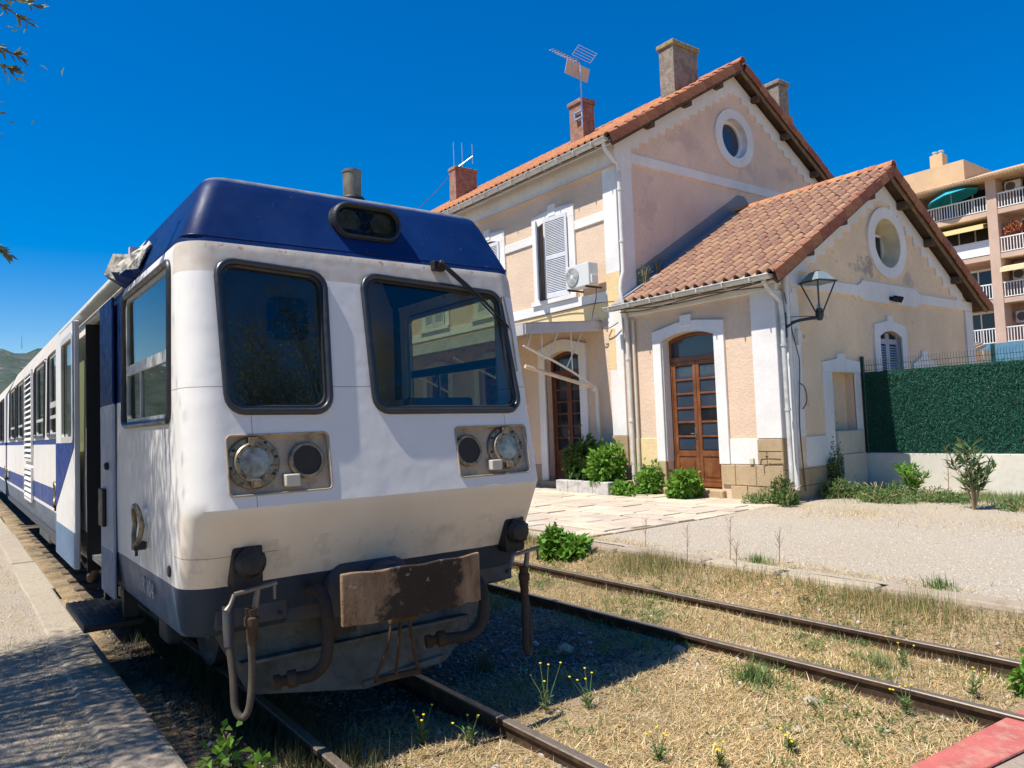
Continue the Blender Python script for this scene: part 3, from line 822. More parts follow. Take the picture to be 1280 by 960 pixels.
# wiper
wp = MB().box(-4.47,-4.40,.44,.53,2.885,2.955).tube([(-4.40,.485,2.90),(-4.34,.47,2.935)], .022, 8).build('wiper', M['black'], car, bevel=.008)
MB().tube([(-4.385,.50,2.93),(-4.375,.80,2.72),(-4.365,1.045,2.50)], [.013,.010,.008], 6).tube([(-4.375,.47,2.925),(-4.365,.77,2.705),(-4.36,1.02,2.485)], .006, 6).build('wiper_arm', M['black'], wp)
MB().tube([(-4.375,1.0,2.735),(-4.335,1.03,2.47),(-4.305,1.045,2.185)], .008, 6).box(-4.40,-4.39,.985,1.0,2.40,2.735).build('wiper_blade', M['steel'], wp)
# socket brackets and hoses
for yy, zz in ((-.885,1.07), (1.0,1.03)):
    j = MB().prism(rrect(yy-.085,yy+.085,zz-.13,zz+.13,.035,4), 'X', XF(zz)-.10, XF(zz)+.055).build('jumper_socket', M['black'], car, bevel=.01)
    MB().lathe((XF(zz)+.05, yy+.01, zz+.02), (1,-.1,0), [(.085,0),(.085,.04),(.06,.075),(.02,.085)], 18).build('socket_cap', M['black'], j, smooth=35)
    for q in range(4):
        t = q*math.pi/2+.6
        MB().lathe((XF(zz)+.085, yy+.01+.07*math.cos(t), zz+.02+.07*math.sin(t)), (1,0,0), [(.012,0),(.012,.025),(.006,.03)], 6).build('socket_bolt', M['iron'], j)
    x_ = -4.24
    hd = MB().tube([(x_,yy-.10,zz-.13),(x_+.01,yy+.13,zz-.10)], .013, 8).tube([(x_,yy-.10,zz-.13),(x_+.01,yy-.125,zz-.18),(x_+.02,yy-.15,zz-.21)], [.012,.012,.02], 8).tube([(x_,yy+.12,zz-.10),(x_,yy+.12,zz-.19)], .009, 6).tube([(x_,yy+.03,zz-.11),(x_,yy+.0,zz-.27)], [.016,.022], 8)
    hd.build('coupling_handle', M['steel'], car, smooth=50)
    MB().lathe((x_, yy-.01, zz-.42), (0,0,1), [(.022,0),(.03,.03),(.03,.1),(.04,.11),(.04,.15),(.03,.16),(.034,.2)], 12).build('hose_collar', M['rustiron'], car, smooth=35)
y0 = -.895
MB().tube(spline([(-4.24,y0-.005,.66),(-4.25,y0-.0,.50),(-4.24,y0-.02,.33),(-4.25,y0-.055,.275),(-4.28,y0-.085,.33),(-4.31,y0-.085,.5),(-4.34,y0-.095,.66)],5), .020, 10).build('brake_hose', M['hosepale'], car, smooth=60)
MB().tube([(-4.37,y0-.09,.86),(-4.36,y0-.09,.74),(-4.34,y0-.095,.64)], [.03,.032,.026], 10).build('air_pipe', M['under'], car, smooth=60)
y0 = .99
MB().tube(spline([(-4.24,y0,.62),(-4.24,y0-.005,.42),(-4.24,y0,.25),(-4.25,y0+.03,.235),(-4.26,y0+.045,.3),(-4.27,y0+.04,.5),(-4.30,y0+.03,.70)],5), .025, 10).build('brake_hose', M['hose'], car, smooth=60)
for pts_, mt in (([(-4.42,-.50,.86),(-4.30,-.47,.86),(-4.25,-.46,.78),(-4.24,-.455,.62),(-4.26,-.47,.47),(-4.32,-.53,.39),(-4.40,-.62,.37)], 'hose'),
                 ([(-4.45,.66,.80),(-4.30,.66,.74),(-4.25,.655,.62),(-4.25,.62,.48),(-4.28,.52,.42),(-4.34,.36,.42)], 'hose')):
    MB().tube(spline(pts_, 5), .036, 10).build('air_hose', M[mt], car, smooth=60)
    e = pts_[-1]; MB().lathe(e, (-.3,-1,-.1), [(.05,-.03),(.05,.02),(.03,.03),(.03,.06),(.042,.06),(.042,.1)], 12).build('hose_end', M['rustiron'], car, smooth=35)
# headstock and boxes below the apron
MB().box(-4.75,-4.49,-1.02,-.60,.70,.90).build('headstock_box', M['under'], car, bevel=.012)
MB().box(-4.75,-4.50,.62,1.08,.68,.90).build('headstock_box', M['under'], car, bevel=.012)
MB().box(-4.80,-4.515,-.60,.62,.66,.93).build('headstock', M['under'], car, bevel=.01)
for yy in (-.97,-.65,.66,1.03):
    for zz in (.74,.86): MB().lathe((-4.49,yy,zz), (1,0,0), [(.014,0),(.014,.012),(.006,.016)], 6).build('headstock_bolt', M['iron'], car)
# drawgear and buffer plate
dg = MB().prism([(-.34,.66),(.10,.66),(.16,.74),(.16,.94),(.08,.99),(-.30,.99),(-.38,.92),(-.38,.74)], 'X', -4.56, -4.40).build('buffer_base', M['under'], car, bevel=.02)
MB().lathe((-4.42,-.02,.85), (1,0,0), [(.13,0),(.13,.2),(.11,.22),(.11,.42)], 20).build('buffer_shaft', M['under'], dg, smooth=35)
bp = MB(); ns = 16
for i in range(ns+1):
    yy = -.475 + .93*i/ns; bow = .055*(1-((yy+.01)/.47)**2)
    zt = 1.005 + .004*math.sin(i*1.3); zb_ = .712 + .005*math.sin(i*1.9)+.003*math.sin(i*4.1)
    bp.v += [(-3.99+bow,yy,zb_),(-3.99+bow,yy,zt),(-4.02+bow,yy,zt),(-4.02+bow,yy,zb_)]
for i in range(ns):
    a = i*4
    for q in range(4): bp.f.append((a+q, a+(q+1)%4, a+4+(q+1)%4, a+4+q)); bp.m.append(0)
bp.f += [(0,1,2,3), (ns*4,ns*4+1,ns*4+2,ns*4+3)]; bp.m += [0,0]
bp.build('buffer_plate', M['rust'], car, bevel=.008)
ch = MB()
for dy in (-.09, -.01, .08): ch.tube([(-4.10,-.05+dy*.6,.70),(-4.12,-.05+dy,.50),(-4.16,-.05+dy*1.7,.33)], .012, 6)
ch.tube([(-4.1,-.13,.68),(-4.1,.05,.67)], .03, 8).tube([(-4.17,-.2,.32),(-4.17,.1,.31)], .022, 8)
ch.build('coupling_links', M['rustiron'], car)
# plough plate under the headstock, two angled panels with a folded lip
pw = MB()
A = [(-4.74,-1.0,.70),(-4.60,-.80,.27),(-4.50,-.1,.165),(-4.66,-.1,.70)]
B = [(-4.66,-.1,.70),(-4.50,-.1,.165),(-4.55,.52,.20),(-4.66,.86,.42),(-4.72,.95,.68)]
for poly in (A, B):
    n = len(poly); pw.v += poly + [(x-.025,y,z) for x,y,z in poly]; b0 = len(pw.v) - 2*n
    pw.f += [tuple(b0+i for i in range(n)), tuple(b0+2*n-1-i for i in range(n))] + [(b0+i,b0+(i+1)%n,b0+n+(i+1)%n,b0+n+i) for i in range(n)]; pw.m += [0]*(n+2)
plo = pw.build('plough_plate', M['undergrey'], car)
MB().box(-4.62,-4.545,-.86,.72,.455,.475).build('plate_rib', M['undergrey'], plo)
MB().box(-4.58,-4.56,-.33,-.13,.52,.64).build('plate_slot', M['black'], plo)
MB().tube([(-4.52,-.12,.19),(-4.56,.50,.22)], .03, 8).build('plate_lip', M['undergrey'], plo)
# ---- side: seals, glass, bars
for i, (x0,x1,z0,z1) in enumerate(SIDEW):
    for s_ in (-1, 1):
        yy = s_*1.175
        pts = rrect(x0+.004,x1-.004,z0+.004,z1-.004,.066,4)
        w = MB().prism(pts, 'Y', yy, yy-s_*.006).build('side_window', M['sideglass'], car)
        f = MB().tube([(p[0], s_*lerp(ZH,p[1])+s_*.003, p[1]) for p in rrect(x0,x1,z0,z1,.07,4)], .022, 6, True)
        f.build('window_seal', M['rubber'], w, smooth=60)
        f2 = MB().ringprism(rrect(x0+.01,x1-.01,z0+.01,z1-.01,.06,4), rrect(x0+.045,x1-.045,z0+.045,z1-.045,.05,4), 'Y', yy+s_*.012, yy-s_*.012)
        if i in (0,1,2): f2.box(x0+.05,x1-.05,min(yy,yy+s_*.014),max(yy,yy+s_*.014),z0+.36,z0+.43)
        if i == 0: f2.box(x0+.5,x0+.53,min(yy,yy+s_*.012),max(yy,yy+s_*.012),z0+.05,z0+.38)
        if i > 1: f2.box(x0+.05,x1-.05,min(yy,yy+s_*.014),max(yy,yy+s_*.014),z0+.22,z0+.26)
        f2.build('window_frame', M['zinc'], w)
# louvred grilles
for (z0,z1) in ((1.52,2.93),(.90,1.43)):
    for s_ in (-1,1):
        ya = s_*1.205
        gframe = MB().ringprism([(-14.92,z0),(-13.56,z0),(-13.56,z1),(-14.92,z1)], [(-14.86,z0+.04),(-13.62,z0+.04),(-13.62,z1-.04),(-14.86,z1-.04)], 'Y', ya, ya+s_*.03).build('louvre_grille', M['whitep'], car)
        MB().box(-14.87,-13.61,min(ya,ya+s_*.004),max(ya,ya+s_*.004),z0+.03,z1-.03).build('grille_back', M['black'], gframe)
        zc = z0 + .07
        while zc < z1 - .05:
            MB().add([(-14.86,ya+s_*.006,zc+.045),(-13.62,ya+s_*.006,zc+.045),(-13.62,ya+s_*.035,zc),(-14.86,ya+s_*.035,zc),(-14.86,ya+s_*.006,zc+.035),(-13.62,ya+s_*.006,zc+.035),(-13.62,ya+s_*.035,zc-.01),(-14.86,ya+s_*.035,zc-.01)],
                     [(0,1,2,3),(4,5,6,7),(0,1,5,4),(2,3,7,6),(0,3,7,4),(1,2,6,5)]).build('louvre', M['whitep'], gframe)
            zc += .088
# pillar by the door, proud of the body; tree shade painted into its colours
pil = MB().box(-7.0,-6.42,-1.232,-1.21,.60,2.08).build('door_pillar', plain('shaded_pillar_white', (.36,.40,.47), .5, var=.08, spec=.12), car, bevel=.01)
MB().box(-7.0,-6.42,-1.232,-1.21,2.083,2.90).build('pillar_upper', plain('shaded_pillar_blue',(.008,.026,.11),.5,spec=.12), pil, bevel=.01)
MB().box(-6.99,-6.43,-1.234,-1.21,.597,.955).build('pillar_lower', M['doorgrey'], pil, bevel=.01)
MB().box(-6.93,-6.72,-1.262,-1.233,1.12,1.42).build('door_handle', M['black'], pil, bevel=.01)
MB().lathe((-6.62,-1.233,1.60),(0,-1,0),[(.03,0),(.03,.02),(.015,.03)],10).build('door_button', M['black'], pil, smooth=40)
# sliding door leaf standing open
dl = MB().ringprism([(-9.58,.62),(-8.06,.62),(-8.06,2.94),(-9.58,2.94)], [(-9.05,1.80),(-8.16,1.80),(-8.16,2.84),(-9.05,2.84)], 'Y', -1.295, -1.25).build('door_leaf', M['whitep'], car, bevel=.012)
MB().prism([(-9.575,1.10),(-8.075,1.75),(-8.075,1.79),(-9.575,1.79)], 'Y', -1.299, -1.2952).build('blue_flash', M['blue'], dl)
MB().box(-8.135,-8.065,-1.299,-1.2952,1.792,2.93).build('blue_flash', M['blue'], dl)
MB().box(-9.578,-8.062,-1.2995,-1.2952,.622,.955).build('lower_panel', M['doorgrey'], dl)
MB().prism(rrect(-9.04,-8.17,1.81,2.83,.05,4),'Y',-1.275,-1.268).build('door_pane', glassmat('door_glass', (.55,.58,.42), 1.7, .03), dl)
MB().ringprism(rrect(-9.06,-8.15,1.79,2.85,.06,4), rrect(-9.0,-8.21,1.85,2.79,.05,4), 'Y', -1.303, -1.28).build('pane_frame', M['zinc'], dl)
# doorway linings and step
MB().box(-8.05,-7.0,-1.16,.85,.70,.745).build('step_well', plain('step_well_floor', (.2,.2,.2), .6), car)
MB().box(-8.06,-8.03,-1.2,-1.0,.6,2.9).build('door_seal', M['black'], car)
MB().box(-7.02,-6.99,-1.2,-1.0,.6,2.9).build('door_seal', M['black'], car)
stp = MB().box(-7.52,-6.44,-1.43,-1.02,.385,.43).build('door_step', M['black'], car, bevel=.006)
for q in range(9): MB().box(-7.50,-6.46,-1.425+q*.044,-1.408+q*.044,.4302,.438).build('tread_rib', M['iron'], stp)
for xa in (-7.45,-6.58): MB().box(xa,xa+.07,-1.15,-1.05,.43,.72).build('step_bracket', M['iron'], stp)
# rain rail over the door with crumpled end
rr_ = MB().prism([(-1.17,2.965),(-1.25,2.985),(-1.255,3.01),(-1.17,3.05)], 'X', -9.70, -6.25).build('rain_rail', plain('rail_grey_green', (.48,.53,.50), .5, var=.12), car, bevel=.008)
cr = MB()
for i in range(9):
    t = i/8; x = -6.25+.55*t
    jz = .03*math.sin(i*2.3); jy = .035*math.sin(i*3.1+1)
    cr.v += [(x,-1.16+jy*.3,2.93+.05*t+jz*.5),(x,-1.30+.10*t+jy,3.0+jz),(x,-1.24+.10*t+jy,3.12+jz+.04*math.sin(i*1.7)),(x,-1.09,3.19+.02*math.sin(i*2.9))]
for i in range(8):
    for q in range(3): cr.f.append((i*4+q,i*4+q+1,i*4+5+q,i*4+4+q)); cr.m.append(0 if q == 0 else 1)
o = cr.build('crumpled_fairing', [M['blue'], plain('chipped_cream_paint', (.62,.57,.47), .7, var=.2, vs=9, dirt=(.12,.1,.08), dlo=.55, dhi=.65, ds=12, bump=.5)], car)
sm_ = o.modifiers.new('solid','SOLIDIFY'); sm_.thickness = .012
# round side hoops
for (xx, zz) in ((-5.39,1.25), (-10.05,1.22), (-19.6,1.2)):
    h = MB().tube([(xx+.115*math.cos(t), -1.245-.02*abs(math.sin(t)), zz+.125*math.sin(t)) for t in [2*math.pi*q/24 for q in range(24)]], .016, 8, True).build('side_hoop', M['brass'], car, smooth=60)
    MB().lathe((xx,-1.2,zz),(0,-1,0),[(.115,0),(.115,.012),(.10,.02)],24).build('hoop_plate', M['whitep'], h, smooth=40)
    MB().box(xx-.05,xx+.03,-1.28,-1.21,zz-.16,zz-.11).tube([(xx,-1.26,zz-.13),(xx,-1.26,zz-.2)],.01,6).build('hoop_clasp', M['iron'], h)
MB().lathe((-4.74,-1.203,1.03),(0,-1,0),[(.035,0),(.03,.008),(.0,.009)],14).build('lock_hole', M['black'], car)
# fleet number
fc = bpy.data.curves.new('number_text', 'FONT'); fc.body = 'XR 104'; fc.size = .145; fc.extrude = .0015
fo = bpy.data.objects.new('number_text', fc); COL.objects.link(fo)
fo.rotation_euler = (rad(90), 0, 0)
bpy.context.view_layer.update()
me = bpy.data.meshes.new_from_object(fo.evaluated_get(bpy.context.evaluated_depsgraph_get()))
bpy.data.objects.remove(fo)
me.transform(Matrix.Translation((-5.62,-1.2035,.80)) @ Matrix.Rotation(rad(90),4,'X'))
obj('fleet_number', me, plain('faded_number_paint', (.33,.37,.42), .6), car)
# ---- interior
MB().box(-6.36,-6.30,-1.12,1.12,1.0,3.28).build('cab_bulkhead', M['interior'], car)
MB().prism(rrect(-.42,.62,1.05,3.18,.05,4),'X',-6.299,-6.285).build('bulkhead_door', plain('cab_door_lining', (.13,.14,.12), .6), car)
MB().prism(rrect(-.08,.28,2.60,2.97,.09,5),'X',-6.284,-6.272).build('bulkhead_window', M['pane'], car)
MB().prism([(-4.62,1.0),(-4.42,1.62),(-4.52,1.88),(-4.78,1.90),(-5.05,1.72),(-5.0,1.0)],'Y',-1.1,1.1).build('driver_desk', M['interdk'], car, bevel=.02)
MB().box(-4.75,-4.66,.35,.9,1.9,2.02).build('desk_binnacle', M['interdk'], car, bevel=.02)
MB().tube([(-4.75,-.25,1.88),(-4.72,-.25,2.15),(-4.70,-.27,2.35)],.018,8).build('desk_lamp_stem', M['steel'], car)
se = MB().prism(rrect(-.05,.46,1.35,2.02,.09,5),'X',-5.62,-5.48).build('driver_seat', M['seat'], car, bevel=.04, segs=3)
MB().prism(rrect(.06,.36,2.06,2.30,.10,6),'X',-5.61,-5.50).build('headrest', M['seat'], se, bevel=.04, segs=3)
MB().box(-5.55,-5.1,-.05,.46,1.32,1.45).build('seat_cushion', M['seat'], se, bevel=.05, segs=3)
MB().lathe((-5.35,.2,1.0),(0,0,1),[(.12,0),(.05,.03),(.05,.32)],12).build('seat_post', M['iron'], se, smooth=40)
for k in range(6):
    for yy in (-.98,.18):
        xs_ = -9.4 - k*1.7
        MB().prism([(xs_,1.05),(xs_-.5,1.05),(xs_-.62,2.05),(xs_-.52,2.05),(xs_-.40,1.42),(xs_,1.42)],'Y',yy,yy+.8).build('saloon_seat', M['seat'], car, bevel=.03)
# ---- bogies and underfloor gear
def wheelset(x, par):
    for s_ in (-1,1):
        w = MB().lathe((x,s_*.47,.36),(0,s_,0),[(.39,-.03),(.39,0),(.36,.02),(.36,.12),(.31,.12),(.27,.09),(.12,.08),(.11,.13),(.05,.14)],28).build('wheel', M['under'], par, smooth=30)
    MB().tube([(x,-.5,.36),(x,.5,.36)],.06,10).build('axle', M['under'], par)
for xb in (-7.3, -17.0):
    bo = MB().box(xb-1.45,xb+1.45,-.80,-.70,.40,.58).box(xb-1.45,xb+1.45,.70,.80,.40,.58).box(xb-.2,xb+.2,-.8,.8,.42,.66).build('bogie_frame', M['under'], car, bevel=.02)
    for dx in (-.95,.95):
        wheelset(xb+dx, bo)
        for s_ in (-1,1):
            MB().box(xb+dx-.15,xb+dx+.15,s_*.84-.07,s_*.84+.07,.24,.50).build('axle_box', M['under'], bo, bevel=.03)
            MB().lathe((xb+dx+.3,s_*.80,.50),(0,0,1),[(.085,0),(.085,.2)],14).build('bogie_spring', M['rustiron'], bo)
MB().lathe((-11.6,-.72,.47),(1,0,0),[(.05,0),(.24,.04),(.25,.1),(.25,1.35),(.24,1.41),(.05,1.45)],20).build('air_tank', plain('grey_tank_paint', (.36,.38,.40), .5, var=.15, dirt=(.12,.1,.08)), car, smooth=35)
for (x0,x1,z0) in ((-14.9,-13.4,.28),(-13.2,-12.0,.34)):
    MB().box(x0,x1,-1.02,-.35,z0,.72).build('battery_box', plain('grey_box_paint', (.34,.36,.36), .6, var=.15, dirt=(.12,.1,.08)), car, bevel=.02)
MB().tube(spline([(-9.3,-.95,.62),(-9.8,-.98,.4),(-10.3,-.98,.55),(-10.9,-.95,.38),(-11.4,-.95,.6)],5),.03,8).tube(spline([(-9.0,-.9,.66),(-9.3,-1.0,.33),(-9.8,-.95,.3)],5),.035,8).build('underfloor_pipe', M['rustiron'], car)
MB().box(-20.1,-9.7,-1.19,-1.13,.60,.665).box(-20.1,-4.8,1.12,1.18,.60,.665).build('sill_flange', M['under'], car)
MB().box(-20.0,-4.9,-.95,.95,.56,.66).build('underframe', M['under'], car)

# following car
c2 = thing('railcar', (-21, 0, 0), 'second white railcar coupled behind, at the far left edge', 'railcar')
pr = [(-1.2,.66),(1.2,.66),(1.2,2.9),(1.02,3.28),(.85,3.42),(0,3.47),(-.85,3.42),(-1.02,3.28),(-1.2,2.9)]
b2 = MB().prism(pr,'X',-37,-20.75).build('body', M['livery'], c2)
cut(b2, [MB().prism([(p[0]*.95, 1.0+(p[1]-.66)*.86) for p in pr],'X',-36.9,-20.8)] + [MB().prism(rrect(-22.6-1.9*k,-21.2-1.9*k,1.88,2.86,.07,4),'Y',-1.5,1.5) for k in range(8)])
for k in range(8):
    for s_ in (-1,1):
        w = MB().prism(rrect(-22.6-1.9*k,-21.2-1.9*k,1.88,2.86,.07,4),'Y',s_*1.17,s_*1.176).build('side_window', M['sideglass'], c2)
        MB().tube([(p[0], s_*1.205, p[1]) for p in rrect(-22.6-1.9*k,-21.2-1.9*k,1.88,2.86,.07,4)],.02,6,True).build('window_seal', M['rubber'], w)
MB().box(-20.76,-20.10,-.75,.75,1.0,2.95).build('gangway_bellows', M['black'], c2)
for xb in (-24, -34):
    bo = MB().box(xb-1.4,xb+1.4,-.80,-.70,.40,.58).box(xb-1.4,xb+1.4,.70,.80,.40,.58).build('bogie_frame', M['under'], c2)
    for dx in (-.9,.9): wheelset(xb+dx, bo)

# ================================================================== STATION
YF = 10.14; XG = -8.24; XM = -12.21; XL = -26.0
WY1 = 18.6; WYC = 14.37; MY1 = 19.36; MYC = 14.75
st = thing('station_building', (-12.2, YF, .15), 'two-storey peach station building with white trim, red tile roofs and single-storey wing', 'station')

def arch(x0, x1, z0, z1, rise, n=10):
    """opening outline with a segmental arch top (x,z)"""
    pts = [(x0,z0),(x1,z0)]
    xc = (x0+x1)/2; hw = (x1-x0)/2
    for i in range(n+1):
        t = 1 - 2*i/n
        pts.append((xc+hw*t, z1 - rise*t*t))
    return pts

# ---- walls
mw = MB().prism([(YF,.0),(MY1,.0),(MY1,8.34),(MYC,11.04),(YF,8.34)],'X',XL,XM).build('wall', [M['peach'], M['pink']], st)
ww = MB().prism([(YF,.0),(WY1,.0),(WY1,4.40),(WYC,6.98),(YF,4.40)],'X',XM+.002,XG).build('wall', [M['peach'], M['tan']], st)
def ell(yc, zc, a, b, n=36): return [(yc+a*math.cos(2*math.pi*i/n), zc+b*math.sin(2*math.pi*i/n)) for i in range(n)]
MW = [-14.50, -17.40, -20.4, -23.3]     # upper window centres
cut(mw, [MB().prism(arch(c-.60,c+.60,4.98,7.05,.12),'Y',YF-.2,YF+.32) for c in MW] +
        [MB().prism(arch(c-.66,c+.66,.2,3.62,.16),'Y',YF-.2,YF+.34) for c in (-14.38,-17.4,-20.4,-23.3)] +
        [MB().prism(ell(14.68,9.27,.56,.56),'X',XM-.30,XM+.2)])
cut(ww, [MB().prism(arch(-11.05,-9.64,.2,3.62,.13),'Y',YF-.2,YF+.36),
         MB().prism(ell(14.50,5.53,.58,.57),'X',XG-.42,XG+.2),
         MB().prism(arch(13.93,14.88,1.55,3.56,.13),'X',XG-.16,XG+.2),
         MB().prism(arch(11.92,12.80,.3,2.66,.06),'X',XG-.22,XG+.2)])
for o in (mw, ww):
    for p in o.data.polygons:
        if p.normal.x > .5: p.material_index = 1

# ---- facade trim of the main block
def tb(name, x0,x1,y0,y1,z0,z1, mat='trim', bev=.008, par=None): return MB().box(x0,x1,y0,y1,z0,z1).build(name, M[mat], par or st, bevel=bev, segs=1)
tb('pilaster', -12.62,-12.17,YF-.05,YF+.02,1.47,7.76)
tb('pilaster_patch', -12.615,-12.175,YF-.0525,YF-.05,4.35,5.25,'ochre',None)
tb('pilaster_patch', -12.615,-12.40,YF-.0525,YF-.05,3.0,3.95,'ochre',None)
tb('pilaster_base', -12.64,-12.16,YF-.06,YF+.02,.1,1.468,'stone')
tb('frieze', XL,-12.17,YF-.045,YF+.02,7.763,8.24)
tb('frieze_moulding', XL,-12.16,YF-.075,YF+.02,7.70,7.76,'peach')
tb('eave_moulding', XL,-12.15,YF-.09,YF+.02,8.242,8.31)
for a, b in zip([XL]+[c+.83 for c in reversed(MW)], [c-.83 for c in reversed(MW)]+[-12.62]):
    tb('string_course', a+.003,b-.003,YF-.04,YF+.02,6.54,6.76)
tb('sill_course', XL,-12.63,YF-.055,YF+.02,4.62,4.86)
tb('sill_course_lower', XL,-12.63,YF-.02,YF+.01,4.2,4.615,'ochre')
for c in MW:
    pts_o = [(c-.83,4.865),(c+.83,4.865),(c+.83,7.2)]+[(c+.83-.166*i, 7.2+.05*math.sin(math.pi*i/10)) for i in range(1,10)]+[(c-.83,7.2)]
    inn = arch(c-.60,c+.60,4.98,7.05,.12,9)
    # surround as separate stones: jambs, lintel, key
    sr = MB().box(c-.83,c-.60,YF-.05,YF+.03,4.865,6.93).build('window_surround', M['trim'], st, bevel=.006, segs=1)
    MB().box(c+.60,c+.83,YF-.05,YF+.03,4.865,6.93).build('surround_jamb', M['trim'], sr, bevel=.006, segs=1)
    ar = arch(c-.60,c+.60,4.98,7.05,.12,10)[2:]
    MB().prism([(c+.83,6.932),(c+.83,7.22),(c+.22,7.27),(c-.22,7.27),(c-.83,7.22),(c-.83,6.932)]+list(reversed(ar)),'Y',YF-.05,YF+.03).build('surround_lintel', M['trim'], sr)
    MB().box(c-.14,c+.14,YF-.065,YF+.02,7.10,7.40).build('keystone', M['trim'], sr, bevel=.006)
    MB().box(c-.88,c+.88,YF-.12,YF+.03,4.865,4.975).build('window_sill', M['trim'], sr, bevel=.006)
    wn = MB().ringprism(arch(c-.60,c+.60,4.98,7.05,.12), arch(c-.53,c+.53,5.05,6.98,.12), 'Y', YF+.17, YF+.24).build('window', M['wooddk'], st)
    MB().box(c-.6,c+.6,YF+.25,YF+.26,4.99,7.06).build('window_glass', M['pane'], wn)
    MB().box(c-.03,c+.03,YF+.18,YF+.235,5.0,6.97).build('window_mullion', M['wooddk'], wn)

def shutter(xh, dirx, ang, z0, z1, w, mat='shutter', arch_rise=0, yv=YF-.06, par=None):
    """hinged leaf; xh hinge x, dirx +-1 closed direction, ang opening degrees"""
    par = par or st
    ca, sa = math.cos(rad(ang)), math.sin(rad(ang))
    def T(mb):
        mb.v = [(xh + dirx*(u*ca) - dirx*sa*0 + (d*sa*dirx), yv - u*sa + d*ca, z) for (u,d,z) in mb.v]; return mb
    f = MB()
    f.box(0,.075,-.018,.018,z0,z1).box(w-.075,w,-.018,.018,z0,z1)
    zm = (z0+z1)/2
    for a, b in ((z0,z0+.12),(zm-.05,zm+.05),(z1-.1,z1)): f.box(.075,w-.075,-.0175,.0175,a,b)
    fo_ = T(f).build('shutter', M[mat], par)
    for za, zb in ((z0+.12,zm-.05),(zm+.05,z1-.1)):
        nl = int((zb-za)/.042)
        for i in range(nl):
            z = za + (i+.5)*(zb-za)/nl
            s_ = MB().add([(.076,-.016,z-.024),(w-.076,-.016,z-.024),(w-.076,.014,z+.016),(.076,.014,z+.016),(.076,-.011,z-.024),(w-.076,-.011,z-.024),(w-.076,.019,z+.016),(.076,.019,z+.016)],[(0,1,2,3),(4,5,6,7),(0,1,5,4),(2,3,7,6),(0,3,7,4),(1,2,6,5)])
            T(s_).build('slat', M[mat], fo_)
    return fo_
shutter(-13.92, -1, 4, 4.99, 7.06, .84)
shutter(-15.09, 1, 43, 4.99, 6.98, .46, 'shutgrey')
for c in MW[1:]:
    shutter(c+.59,-1,2,4.99,6.96,.58); shutter(c-.59,1,2,4.99,6.96,.58)

# ---- doors
def door(xa, xb, z0, ztr, ztop, rise, y, dark, npane, par):
    wm = M['wooddk'] if dark else M['wood']
    pm = M['pane'] if dark else M['paneblu']
    d = MB().ringprism(arch(xa,xb,z0,ztop,rise), arch(xa+.07,xb-.07,z0+.01,ztop-.07,rise*.9), 'Y', y-.04, y+.05).build('door', wm, par)
    MB().box(xa+.07,xb-.07,y-.05,y+.04,ztr-.05,ztr+.05).build('transom_bar', wm, d, bevel=.008)
    MB().prism(arch(xa+.06,xb-.06,ztr,ztop-.06,rise*.9),'Y',y+.01,y+.02).build('transom_pane', pm, d)
    xm = (xa+xb)/2
    zp = z0+.72
    for (a, b) in ((xa+.07, xm-.003), (xm+.003, xb-.07)):
        stl = .085
        lf = MB().box(a,a+stl,y-.03,y+.03,z0+.02,ztr-.05).box(b-stl,b,y-.03,y+.03,z0+.02,ztr-.05)
        lf.box(a+stl,b-stl,y-.029,y+.029,z0+.02,z0+.16).box(a+stl,b-stl,y-.029,y+.029,zp-.08,zp+.04).box(a+stl,b-stl,y-.029,y+.029,ztr-.14,ztr-.05)
        lfo = lf.build('door_leaf', wm, d, bevel=.006, segs=1)
        MB().box(a+stl,b-stl,y-.012,y+.012,z0+.16,zp-.08).build('door_panel', wm, d)
        MB().box(a+stl+.05,b-stl-.05,y-.022,y-.0125,z0+.21,zp-.13).build('raised_panel', wm, d, bevel=.008)
        zz0, zz1 = zp+.04, ztr-.14; hh = (zz1-zz0)/npane
        for i in range(npane):
            zl = zz0+i*hh
            MB().box(a+stl,b-stl,y-.004,y+.004,zl+.022,zl+hh-.022).build('pane', pm if (i+int(a*7)) % 5 else M['pane'], d)
            if i: MB().box(a+stl,b-stl,y-.027,y+.027,zl-.02,zl+.02).build('glazing_bar', wm, d, bevel=.005, segs=1)
    MB().tube([(xm-.06,y-.04,z0+1.12),(xm-.06,y-.09,z0+1.12),(xm-.15,y-.09,z0+1.12)],.011,6).box(xm-.085,xm-.035,y-.038,y-.03,z0+1.0,z0+1.25).build('door_handle', M['steel'], d)
    MB().box(xa+.07,xb-.07,y-.09,y-.035,z0+.02,z0+.09).build('weather_board', wm, d, bevel=.01)
    return d
door(-11.05,-9.64,.36,3.07,3.61,.13,YF+.24,False,6,st)
door(-15.04,-13.72,.36,3.10,3.61,.16,YF+.22,True,6,st)
for c in (-17.4,-20.4,-23.3): door(c-.66,c+.66,.36,3.10,3.61,.16,YF+.22,True,6,st)
